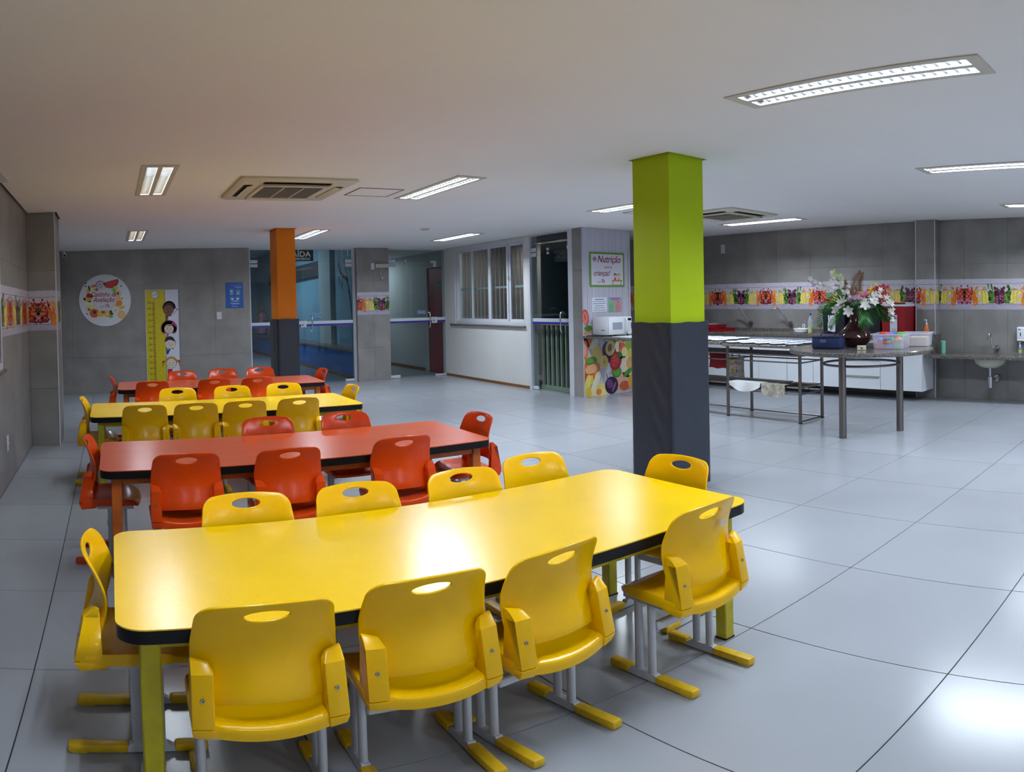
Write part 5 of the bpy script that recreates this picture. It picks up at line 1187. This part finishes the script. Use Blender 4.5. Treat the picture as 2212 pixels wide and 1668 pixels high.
tray('dark red plastic tray lying on the sink counter near the green pillar', 8.36, 6.92, .856, .30, .42, .05, 0, m_tray); tray('second dark red tray stacked on the first one on the counter', 8.38, 7.06, .9075, .28, .34, .045, .15, m_tray)
wl_ = thing('flat_dish', 'flat white dish lying on the stacked red trays', 'dish', (8.375, 7.10, .9545))
MB().lathe([(0, .002), (.09, .002), (.13, .008), (.131, .006), (.09, 0), (0, 0)], 26).build('dish_body', m_plate, wl_); MB().lathe([(.06, 0), (.06, .0015), (.065, .0015), (.065, 0)], 24).build('dish_foot', m_plate, wl_)
bw = thing('white_dish', 'white oval dish with a handle on the sink counter', 'dish', (8.36, 5.38, .856))
bw.scale = (.75, 1.15, 1)
MB().lathe([(0, .006), (.07, .006), (.088, .02), (.105, .066), (.108, .066), (.11, .062), (.094, .012), (.072, 0), (0, 0)], 28).build('bowl', m_plate, bw); MB().tube([(0, -.045, .06), (0, -.055, .11), (0, -.045, .126), (0, -.03, .126), (0, -.022, .11), (0, -.03, .06)], .005, 8).build('handle', m_plate, bw)
MB().ball((0, .02, .062), (.03, .02, .016), 10, 6).build('sponge', m_yw, bw)
m_bot = mat('clear_bottle', srgb(200, 210, 216), rough=.1, alpha=.35)
bt = thing('detergent_bottle', 'clear plastic bottle with yellow liquid and blue cap on the counter', 'bottle', (8.34, 5.21, .856))
MB().lathe([(0, .001), (.036, .001), (.039, .01), (.037, .05), (.039, .09), (.037, .13), (.039, .165), (.03, .205), (.016, .235), (.014, .26)], 20).build('bottle_body', m_bot, bt); MB().lathe([(0, .004), (.033, .004), (.035, .012), (.035, .088), (0, .088)], 20).build('liquid', mat('yellow_liquid', srgb(206, 214, 20), rough=.2), bt); MB().cyl((0, 0, .258), (0, 0, .283), .016, n=14).build('cap', mat('blue_cap', srgb(20, 60, 190), rough=.4), bt)
m_navy = mat('black_blue_plastic', srgb(24, 26, 38), rough=.4); m_paper = mat('label_paper', srgb(206, 208, 220), rough=.6)
def crate(name, label, x0, x1, y0, y1, h, body, lid, red=False, lab=None, taper=.012):
    t = thing(name, label, 'cooler box', ((x0 + x1) / 2, (y0 + y1) / 2, .856)); hx, hy = (x1 - x0) / 2, (y1 - y0) / 2; hb = h - .055
    b = MB(); b.hull8([(-hx + taper, -hy + taper, 0), (hx - taper, -hy + taper, 0), (hx - taper, hy - taper, 0), (-hx + taper, hy - taper, 0)], [(-hx, -hy, hb), (hx, -hy, hb), (hx, hy, hb), (-hx, hy, hb)]); b.build('body', body, t)
    MB().rbox(-hx - .008, hx + .008, -hy - .008, hy + .008, hb + .0005, hb + .034, .008, 2).build('rim', lid, t); MB().rbox(-hx + .004, hx - .004, -hy + .01, hy - .01, hb + .034, h, .012, 2).build('lid', lid, t)
    if red: MB().hull8([(-hx - .014, -hy - .006, hb + .036), (-hx - .006, -hy - .006, hb + .030), (-hx - .006, hy - .08, hb + .028), (-hx - .014, hy - .08, hb + .034)], [(-hx - .014, -hy - .006, hb + .052), (-hx - .006, -hy - .006, hb + .052), (-hx - .006, hy - .08, hb + .062), (-hx - .014, hy - .08, hb + .062)]).build('carry_handle', m_tray, t); MB().rbox(-hx - .005, -hx + .004, -hy * .55, hy * .55, hb - .05, hb - .02, .003, 1).build('grip', m_tray, t)
    if lab: MB().box(-hx - .004 + .0, -hx - .001, lab[0], lab[1], lab[2], lab[3]).build('paper_label', m_paper, t)
    return t
c1 = crate('cooler_box', 'black cooler box with a white paper label behind the potted flowers', 8.30, 8.62, 4.63, 4.985, .355, m_navy, m_navy, False, (-.03, .09, .03, .26))
c2 = crate('cooler_box', 'second black cooler box between the labelled one and the red cooler', 8.34, 8.66, 4.10, 4.56, .42, m_navy, m_navy)
c3 = crate('cooler_box', 'red cooler box with white lid and paper label beside the pilaster', 8.27, 8.66, 3.705, 4.055, .435, m_tray, m_cab, True, (-.06, .045, .05, .27))
for c, (a, b) in ((c1, (-.03, .09)), (c3, (-.06, .045))):
    hx = .16 if c is c1 else .195
    P = Print((-hx - .0042, b, 0), (0, -1, 0), (0, 0, 1))
    for k in range(3): P.rect(.03, .09, .06 + k * .012, .064 + k * .012, srgb(150, 150, 160), 1)
    P.build('label_print', c)
so = thing('soap_bottle', 'orange pump soap bottle standing at the right end of the granite counter', 'bottle', (8.40, 3.455, .856))
MB().lathe([(0, 0), (.034, 0), (.038, .012), (.038, .06), (.028, .11), (.014, .13), (.013, .14)], 18).build('bottle_body', mat('orange_soap', srgb(226, 110, 40), rough=.15), so); MB().lathe([(0, .14), (.014, .14), (.014, .162), (.006, .166), (.005, .20), (0, .20)], 12).build('pump_collar', m_plate, so); MB().rbox(-.008, .008, -.006, .034, .196, .21, .003, 1).build('pump_head', m_plate, so)

# ------------------------------------------------------------------ low basin counter at the far right
lc = thing('basin_counter', 'low granite counter with a built-in hand basin at the right wall', 'counter', (0, 0, 0))
MB().rbox(8.17, XR - .002, 1.0, 3.39, .575, .62, .006, 1).build('granite_slab', m_granite, lc); MB().box(8.20, XR - .006, 3.372, 3.392, .62, .86).build('end_splash', m_granite, lc)
n_ = 28; prof = [(.215, 0.0), (.21, -.03), (.185, -.075), (.12, -.115), (.05, -.13), (.03, -.132)]
vs = []
for r, z in prof: vs += [(8.42 + r * .78 * math.cos(2 * PI * k / n_), 2.59 + r * math.sin(2 * PI * k / n_), .578 + z) for k in range(n_)]
fs = [(i * n_ + k, i * n_ + (k + 1) % n_, (i + 1) * n_ + (k + 1) % n_, (i + 1) * n_ + k) for i in range(len(prof) - 1) for k in range(n_)] + [tuple(range((len(prof) - 1) * n_, len(prof) * n_))]
MB().add(vs, fs, True).build('basin_bowl', mat('cream_ceramic', srgb(196, 192, 172), rough=.2), lc)
MB().cyl((8.42, 2.59, .45), (8.42, 2.59, .33), .016, n=14).build('waste_pipe', m_chrome, lc); MB().cyl((8.42, 2.59, .335), (8.42, 2.59, .195), .034, n=18).build('bottle_trap', m_chrome, lc); MB().cyl((8.42, 2.59, .29), (8.69, 2.57, .29), .017, n=12).build('outlet_pipe', m_chrome, lc); MB().cyl((8.665, 2.57, .29), (XR, 2.57, .29), .045, n=20).build('pipe_flange', m_chrome, lc)
tp = thing('basin_tap', 'chrome gooseneck wall tap above the hand basin', 'tap', (XR, 2.575, .685))
MB().cyl((0, 0, 0), (-.014, 0, 0), .035, n=18).build('wall_flange', m_chrome, tp); MB().cyl((-.014, 0, 0), (-.085, .005, 0), .02, n=14).build('tap_body', m_chrome, tp); MB().cyl((-.06, -.005, 0), (-.06, -.045, .01), .018, .024, n=12).build('tap_knob', m_chrome, tp)
MB().tube([(-.085, .01, 0), (-.10, .045, .01), (-.10, .055, .06), (-.10, .055, .15), (-.115, .06, .19), (-.14, .065, .20), (-.155, .068, .185), (-.158, .07, .15)], .0115, 10).build('spout', m_chrome, tp); MB().cyl((-.158, .07, .155), (-.158, .07, .125), .016, n=12).build('aerator', m_chrome, tp)
dp = thing('soap_dispenser', 'white wall soap dispenser at the right edge above the basin counter', 'dispenser', (XR, 2.235, .785))
MB().rbox(-.10, 0, -.055, .055, .02, .185, .018, 3).build('dispenser_body', m_cab, dp); MB().rbox(-.105, -.01, -.05, .05, 0, .03, .012, 2).build('dispenser_base', m_cab, dp); MB().rbox(-.103, -.099, -.006, .006, .065, .115, .002, 1).build('level_window', m_black, dp)
P = Print((-.1005, .03, .145), (0, -1, 0), (0, 0, 1)); P.rect(0, .032, 0, .014, srgb(70, 110, 180), 1); P.build('maker_mark', dp)
hb = thing('gel_bottle', 'small clear blue gel bottle with white pump under the dispenser', 'bottle', (8.56, 2.23, .621))
MB().lathe([(0, 0), (.022, 0), (.024, .008), (.024, .085), (.012, .10)], 16).build('bottle_body', mat('blue_gel', srgb(120, 170, 206), rough=.1, alpha=.75), hb); MB().lathe([(0, .10), (.012, .10), (.012, .122), (.005, .125), (.005, .145), (0, .145)], 12).build('pump_collar', m_plate, hb); MB().rbox(-.03, .006, -.006, .006, .142, .154, .003, 1).build('pump_head', m_plate, hb); MB().lathe([(.0245, .02), (.0245, .06)], 16).build('bottle_label', mat('yellow_label', srgb(190, 190, 90), rough=.5), hb)
mg = thing('mint_cup', 'tall mint green plastic cup on the basin counter by the pilaster', 'cup', (8.48, 3.255, .621))
MB().lathe([(0, 0), (.032, 0), (.034, .006), (.036, .16), (.037, .162), (.034, .162), (.032, .012), (0, .012)], 22).build('cup_body', mat('mint_plastic', srgb(140, 214, 186), rough=.35), mg); MB().lathe([(.0365, .15), (.0385, .156), (.0365, .163)], 22).build('cup_rim', MATS['mint_plastic'], mg)

# ------------------------------------------------------------------ round granite table
RC = (6.14, 3.235); RZ = .8555
rt_ = thing('round_table', 'round granite-topped table on three steel legs with a ring brace', 'table', (*RC, 0))
MB().lathe([(0, .812), (.700, .812), (.716, .818), (.724, .832), (.722, .848), (.714, .855), (0, .855)], 72).build('granite_top', m_granite, rt_)
ang0 = math.atan2(3.24 - RC[1], 5.76 - RC[0])
for k in range(3):
    a = ang0 + 2 * PI * k / 3; x, y = .385 * math.cos(a), .385 * math.sin(a); MB().cyl((x, y, 0), (x, y, .812), .036, n=22).build('leg', m_steel, rt_)
MB().tube([(.385 * math.cos(2 * PI * k / 56), .385 * math.sin(2 * PI * k / 56), .70) for k in range(56)], .012, 10, closed=True).build('ring_brace', m_steel, rt_)
# vase with artificial flowers
va = thing('flower_vase', 'dark brown glazed vase holding a big arrangement of artificial flowers', 'vase', (6.225, 3.355, RZ), R(-61.5))
MB().lathe([(0, .0), (.095, .0), (.105, .01), (.155, .055), (.176, .10), (.165, .14), (.11, .195), (.062, .245), (.047, .30), (.047, .355), (.055, .372), (.050, .372), (.040, .35), (.040, .20)], 40).build('vase_body', mat('brown_glaze', srgb(54, 26, 26), rough=.12, noise=(7, .5, 5)), va)
m_leaf = mat('palm_green', srgb(32, 92, 36), rough=.4, noise=(30, .2, 3)); m_leaf2 = mat('leaf_green', srgb(40, 116, 34), rough=.4, noise=(30, .2, 3)); m_brown = mat('dried_brown', srgb(112, 78, 44), rough=.7); m_wht = mat('petal_white', srgb(222, 218, 214), rough=.6); m_pnk = mat('petal_pink', srgb(226, 110, 170), rough=.6); m_yel = mat('petal_yellow', srgb(226, 206, 70), rough=.6); m_rfl = mat('petal_red', srgb(168, 24, 40), rough=.6); m_lilac = mat('petal_lilac', srgb(190, 150, 190), rough=.6); m_grn = mat('petal_green', srgb(186, 206, 130), rough=.6); m_stem = mat('stem_green', srgb(60, 86, 48), rough=.6)
# local frame of the vase: +x runs to the right in the picture, -y toward the viewer
def frond(name, pts, width, n, m, droop=.35, parent=va, seed=1, tilt=0.0):
    rg = random.Random(seed); P_ = [Vector(p) for p in pts]
    def at(t):
        k = min(int(t * (len(P_) - 1)), len(P_) - 2); f = t * (len(P_) - 1) - k; a = P_[k - 1] if k else P_[k]; d = P_[k + 2] if k + 2 < len(P_) else P_[k + 1]; b, c = P_[k], P_[k + 1]
        return 0.5 * ((2 * b) + (c - a) * f + (2 * a - 5 * b + 4 * c - d) * f * f + (3 * b - a - 3 * c + d) * f ** 3)
    b = MB(); b.tube([at(i / 14) for i in range(15)], [.0035 - .0022 * i / 14 for i in range(15)], 5)
    for i in range(n):
        t = .12 + .86 * i / (n - 1); p = at(t); d = (at(min(1, t + .02)) - at(max(0, t - .02))).normalized()
        side = d.cross(Vector((0, 0, 1)));
        if side.length < .1: side = Vector((1, 0, 0))
        side.normalize(); side = side * math.cos(tilt) + d.cross(side) * math.sin(tilt); L_ = width * (math.sin(PI * (.15 + .78 * t)) ** .8) * rg.uniform(.9, 1.08)
        for s_ in (-1, 1):
            e = (side * s_ + d * .75 - Vector((0, 0, droop))).normalized(); wv = d * .0078 * (.5 + .5 * L_ / width)
            q = p + e * L_; mid = p + e * L_ * .45 + Vector((0, 0, .006))
            b.add([p - wv * .5, p + wv * .5, mid + wv * 1.2, q, mid - wv * 1.2], [(0, 1, 2, 3, 4)], True)
    return b.build(name, m, parent, angle=80)
fr_ = [([(0, 0, .34), (-.10, -.05, .46), (-.22, -.08, .44), (-.33, -.10, .30), (-.36, -.11, .22)], .15, 18, m_leaf), ([(0, 0, .34), (-.06, -.10, .42), (-.15, -.15, .36), (-.22, -.17, .27), (-.25, -.18, .21)], .14, 18, m_leaf2),
       ([(.0, 0, .34), (.05, -.10, .42), (.10, -.17, .33), (.10, -.20, .25), (.07, -.21, .16)], .13, 18, m_leaf2), ([(0, 0, .34), (.10, -.06, .46), (.22, -.10, .42), (.30, -.12, .35), (.34, -.13, .29)], .16, 20, m_leaf), ([(0, 0, .34), (.14, -.02, .44), (.26, -.04, .38), (.34, -.03, .34), (.40, -.03, .28)], .14, 18, m_leaf),
       ([(0, 0, .34), (-.02, -.12, .44), (-.08, -.18, .46), (-.14, -.22, .44)], .09, 12, m_leaf), ([(0, 0, .34), (.04, -.10, .46), (.02, -.19, .47), (-.02, -.26, .43)], .09, 12, m_leaf2), ([(0, 0, .34), (-.08, .06, .44), (-.16, .12, .38), (-.2, .16, .24)], .10, 14, m_leaf2), ([(0, 0, .34), (.1, .08, .44), (.18, .14, .38), (.24, .18, .24)], .10, 14, m_leaf), ([(0, 0, .34), (-.13, -.10, .47), (-.26, -.14, .46), (-.36, -.16, .38)], .13, 18, m_leaf2), ([(0, 0, .34), (.14, -.12, .45), (.21, -.16, .41), (.25, -.18, .33)], .14, 18, m_leaf2)]
for k, (a, tl) in enumerate(zip(fr_, (1.0, .8, .1, -.9, -1.0, .5, .0, .9, -.9, .9, -.5))): frond('palm_frond', *a, seed=k, tilt=tl)
frond('dried_frond', [(0, 0, .36), (.01, .02, .52), (.03, .02, .66), (.07, .0, .75)], .12, 22, m_brown, -.25, seed=21, tilt=1.3); frond('dried_frond', [(0, 0, .36), (-.06, .02, .52), (-.10, .03, .62), (-.13, .03, .68)], .08, 16, m_brown, -.25, seed=22, tilt=1.3)
def flower(b, c, nrm, r, n, cup=.35, w_=.55, rot=0.0):
    c = Vector(c); nrm = Vector(nrm).normalized(); a = Vector((0, 0, 1)) if abs(nrm.z) < .9 else Vector((1, 0, 0)); e1 = (a - nrm * a.dot(nrm)).normalized(); e2 = nrm.cross(e1)
    for k in range(n):
        t = rot + 2 * PI * k / n; d = e1 * math.cos(t) + e2 * math.sin(t); s_ = nrm.cross(d)
        pts = [c, c + d * r * .45 + s_ * r * w_ * .5 + nrm * r * cup * .5, c + d * r * .85 + s_ * r * w_ * .35 + nrm * r * cup * .8, c + d * r + nrm * r * cup * .75, c + d * r * .85 - s_ * r * w_ * .35 + nrm * r * cup * .8, c + d * r * .45 - s_ * r * w_ * .5 + nrm * r * cup * .5]
        b.add(pts, [(0, 1, 2, 3, 4, 5)], True)
def spray(name, pts, n, r, m, seed, per=5, spread=.03, t0=.35, stem=True):
    rg = random.Random(seed); P_ = [Vector(p) for p in pts]
    def at(t): k = min(int(t * (len(P_) - 1)), len(P_) - 2); f = t * (len(P_) - 1) - k; return P_[k].lerp(P_[k + 1], f)
    b = MB()
    for i in range(n):
        t = t0 + (1 - t0) * i / max(1, n - 1); p = at(t) + Vector((rg.uniform(-1, 1), rg.uniform(-1, .3), rg.uniform(-1, 1))) * spread
        flower(b, p, (rg.uniform(-.6, .6), -1, rg.uniform(-.2, .8)), r * rg.uniform(.75, 1.1), per, rot=rg.uniform(0, 6))
    o = b.build(name, m, va, angle=80); o['kind'] = 'stuff'
    if stem: MB().tube(pts, .0035, 5).build('stem', m_stem, o)
    return o
spray('orchid_spray', [(0, 0, .36), (-.10, -.02, .52), (-.26, -.04, .60), (-.42, -.05, .66)], 26, .030, m_wht, 1, 5, .045); spray('orchid_tips', [(-.26, -.06, .60), (-.36, -.07, .645), (-.45, -.07, .645)], 7, .016, m_lilac, 2, 5, .03, .1, False)
spray('tall_blossom_spray', [(0, 0, .36), (-.08, .0, .54), (-.15, .0, .66), (-.22, .0, .74)], 40, .026, m_wht, 3, 5, .05, .3); spray('green_blossom', [(-.12, -.02, .70), (-.23, -.02, .755)], 12, .022, m_grn, 4, 5, .03, 0, False)
spray('red_blossom_spray', [(0, 0, .36), (.12, -.02, .50), (.22, -.03, .55), (.31, -.03, .62)], 34, .024, m_rfl, 5, 5, .035, .45); spray('white_orchid_spray', [(0, 0, .36), (.16, -.08, .46), (.28, -.10, .52), (.36, -.12, .46), (.38, -.12, .36), (.37, -.12, .28)], 13, .036, m_wht, 6, 5, .02, .45)
spray('pink_blossom', [(.02, -.04, .50), (.10, -.04, .55), (.14, -.04, .53)], 24, .020, m_pnk, 7, 5, .035, 0, False); spray('yellow_blossom', [(.12, -.06, .48), (.16, -.04, .56), (.20, -.03, .62)], 18, .022, m_yel, 8, 5, .028, 0, False); spray('lilac_blossom', [(-.06, -.10, .48), (0, -.10, .50), (.05, -.12, .44)], 22, .022, m_lilac, 9, 5, .04, 0, False); spray('white_cluster', [(.15, -.10, .40), (.20, -.09, .50), (.24, -.08, .56)], 22, .028, m_wht, 10, 5, .04, 0, False)
for c, nr, r in (((-.13, -.13, .44), (-.5, -1, .5), .062), ((-.06, -.18, .37), (-.2, -1, -.1), .06), ((-.18, -.15, .38), (-.8, -1, .0), .058), ((.10, -.16, .43), (.2, -1, .3), .062), ((.19, -.14, .46), (.4, -1, .5), .058)):
    b = MB(); flower(b, c, nr, r, 6, .5, .6); o = b.build('lily', m_wht, va, angle=80); MB().tube([c, (Vector(c) + Vector((0, 0, .36))) * .5, (0, 0, .35)], .003, 5).build('stem', m_stem, o)
for c, a in (((-.20, -.10, .52), 2.6), ((-.12, -.06, .55), 2.2)): 
    b = MB(); d = Vector((math.cos(a), -.3, math.sin(a) * .3)); p = Vector(c); sd_ = Vector((0, .2, 1)) * .035; b.add([p, p + d * .04 + sd_, p + d * .09 + sd_ * .6, p + d * .12, p + d * .09 - sd_ * .6, p + d * .04 - sd_], [(0, 1, 2, 3, 4, 5)], True); b.build('broad_leaf', m_leaf, va)
# lunch bag, little box, toy bins
lb = thing('lunch_bag', 'small dark blue zipped lunch bag with a carry handle on the round table', 'bag', (5.905, 3.48, RZ), R(-76))
m_nv = mat('navy_fabric', srgb(28, 40, 86), rough=.75, bump=(300, .2), noise=(8, .15, 4)); MB().rbox(-.15, .15, -.09, .09, .0, .115, .022, 3).build('bag_body', m_nv, lb); MB().rbox(-.146, .146, -.086, .086, .113, .128, .012, 2).build('bag_lid', m_nv, lb); MB().tube([(-.085, 0, .122), (-.06, 0, .155), (0, 0, .172), (.06, 0, .155), (.085, 0, .122)], .006, 8).build('carry_handle', m_nv, lb); MB().box(-.06, .0, -.0915, -.0895, .065, .095).build('patch', mat('grey_patch', srgb(90, 96, 130), rough=.7), lb); MB().tube([(-.149, -.089, .112), (.149, -.089, .112)], .0025, 6).build('zip', m_dark, lb)
sb_ = thing('small_box', 'tiny cream box lying in front of the vase on the round table', 'box', (5.86, 3.085, RZ), R(-60)); MB().rbox(-.042, .042, -.025, .025, 0, .026, .004, 1).build('box_base', m_cream, sb_); MB().rbox(-.043, .043, -.026, .026, .0262, .042, .004, 1).build('box_lid', m_cream, sb_); MB().box(-.012, .012, -.0275, -.0255, .01, .03).build('clasp', m_grille, sb_)
m_bin = mat('frosted_plastic', srgb(214, 216, 236), rough=.25, alpha=.48)
def bin_(label, p0, p1, p2, h, name='storage_bin'):
    """open box from three floor corners: left, near, right-back"""
    p0, p1, p2 = Vector(p0), Vector(p1), Vector(p2); u = (p1 - p0); Wd = u.length; u.normalize(); v = Vector((-u.y, u.x)); D_ = (p2 - p1).length
    t = thing(name, label, 'bin', ((p0.x + p1.x) / 2 + v.x * D_ / 2, (p0.y + p1.y) / 2 + v.y * D_ / 2, RZ), math.atan2(u.y, u.x)); a, b_ = Wd / 2, D_ / 2; f = 1.10
    o = MB(); outer0 = rrect(2 * a, 2 * b_, .03, 4); outer1 = rrect(2 * a * f, 2 * b_ * f, .035, 4); n = len(outer0)
    o.add([(x, y, .002) for x, y in outer0] + [(x, y, h) for x, y in outer1], [(k, (k + 1) % n, n + (k + 1) % n, n + k) for k in range(n)], True); o.add([(x, y, .002) for x, y in outer0], [tuple(range(n))[::-1]]); o.build('bin_body', m_bin, t)
    r1 = rrect(2 * a * f + .03, 2 * b_ * f + .03, .04, 4); rm = MB(); rm.add([(x, y, h) for x, y in outer1] + [(x, y, h) for x, y in r1] + [(x, y, h - .012) for x, y in r1], [(k, (k + 1) % n, n + (k + 1) % n, n + k) for k in range(n)] + [(n + k, n + (k + 1) % n, 2 * n + (k + 1) % n, 2 * n + k) for k in range(n)], True); rm.build('bin_rim', m_bin, t)
    return t, a, b_
t1, a, b_ = bin_('frosted plastic bin full of colourful toys on the round table', (6.025, 3.045), (6.08, 2.752), (6.40, 2.80), .148)
rg = random.Random(4); cols = [(236, 90, 50), (60, 110, 200), (110, 190, 70), (236, 200, 60), (226, 120, 160), (150, 110, 210), (90, 200, 170), (236, 140, 60)]
toyb = Matrix.Rotation(t1.rotation_euler.z, 3, 'Z')
for k in range(17):
    g_ = k % 9; x, y, z = (g_ % 3 - 1) * .091, (g_ // 3 - 1) * .092, .004 + .062 * (k // 9)
    p = toyb @ Vector((x, y, 0)); c = cols[(k * 5) % 8]; o = thing('toy_piece', '%s plastic toy piece in the frosted bin, %s' % (('orange-red', 'blue', 'green', 'yellow', 'pink', 'violet', 'mint', 'orange')[(k * 5) % 8], ('lower' if k < 9 else 'upper') + ' layer, ' + ('front', 'middle', 'rear')[g_ // 3] + ' ' + ('left', 'centre', 'right')[g_ % 3]), 'toy', (t1.location.x + p.x, t1.location.y + p.y, RZ + z), t1.rotation_euler.z, 'toys in the frosted bin')
    mt = mat('toy_%d' % ((k * 5) % 8), srgb(*c), rough=.35)
    if k % 2: MB().lathe([(0, 0), (.036, 0), (.044, .012), (.04, .04), (.03, .05), (0, .05)], 16).build('toy_body', mt, o); MB().lathe([(0, .05), (.014, .05), (.014, .06), (0, .06)], 12).build('toy_stud', mt, o)
    else: MB().rbox(-.042, .042, -.036, .036, 0, .046, .008, 2).build('toy_body', mt, o); MB().lathe([(0, .046), (.014, .046), (.014, .058), (0, .058)], 12, (.02, 0, 0)).build('toy_stud', mt, o)
for k, (c, x) in enumerate(zip(((236, 90, 50), (60, 150, 220), (120, 200, 70), (200, 110, 190)), (-.09, .0, .09, .0))):
    p = toyb @ Vector((x, -.1 if k == 3 else .02, 0)); o = tag(MB().rbox(-.035, .035, -.045, .045, 0, .028, .008, 2).build('toy_block', mat('toyb_%d' % k, srgb(*c), rough=.35)), '%s toy block on top of the heap in the frosted bin' % ('orange', 'sky blue', 'lime green', 'lilac')[k], 'toy', 'toys in the frosted bin'); o.location = (t1.location.x + p.x, t1.location.y + p.y, RZ + .131); o.rotation_euler = (.0, .04, t1.rotation_euler.z)
P = Print((-.045, -b_ * 1.055 - .0015, .055), (1, 0, 0), (0, 0, 1)); P.rect(0, .085, 0, .052, srgb(226, 110, 50), 0); P.rect(0, .085, .03, .052, srgb(60, 120, 200), 1); P.rect(.042, .08, .004, .034, srgb(214, 216, 220), 2)
for k in range(6): P.rect(.046 + k * .0055, .048 + k * .0055, .008, .03, srgb(50, 50, 54), 3)
P.build('bin_label', t1)
t2, a2, b2_ = bin_('frosted plastic bin with stacked cream pieces behind the toy bin', (6.44, 2.92), (6.50, 2.66), (6.76, 2.72), .140)
rb2 = Matrix.Rotation(t2.rotation_euler.z, 3, 'Z')
for k in range(5): o = tag(MB().rbox(-a2 * .85, a2 * .85, -b2_ * .8, b2_ * .8, 0, .016, .004, 1).build('cream_board', mat('cream_wood', srgb(226, 206, 160), rough=.6)), 'thin cream board in the second bin, %s from the bottom' % ('first', 'second', 'third', 'fourth', 'fifth')[k], 'board', 'boards in the second bin'); o.location = (t2.location.x, t2.location.y, RZ + .006 + k * .0175); o.rotation_euler = (0, 0, t2.rotation_euler.z)

# small white sticker on the back of one near chair
for o in list(col.objects):
    if o.get('label') == 'yellow plastic chair on the near side of the nearest yellow table, rightmost':
        st_ = MB(); st_.hull8([(.052, -.1652, .585), (.082, -.1582, .585), (.082, -.1572, .585), (.052, -.1642, .585)], [(.052, -.1675, .607), (.082, -.1605, .607), (.082, -.1595, .607), (.052, -.1665, .607)]); st_.build('sticker', m_paper, o)
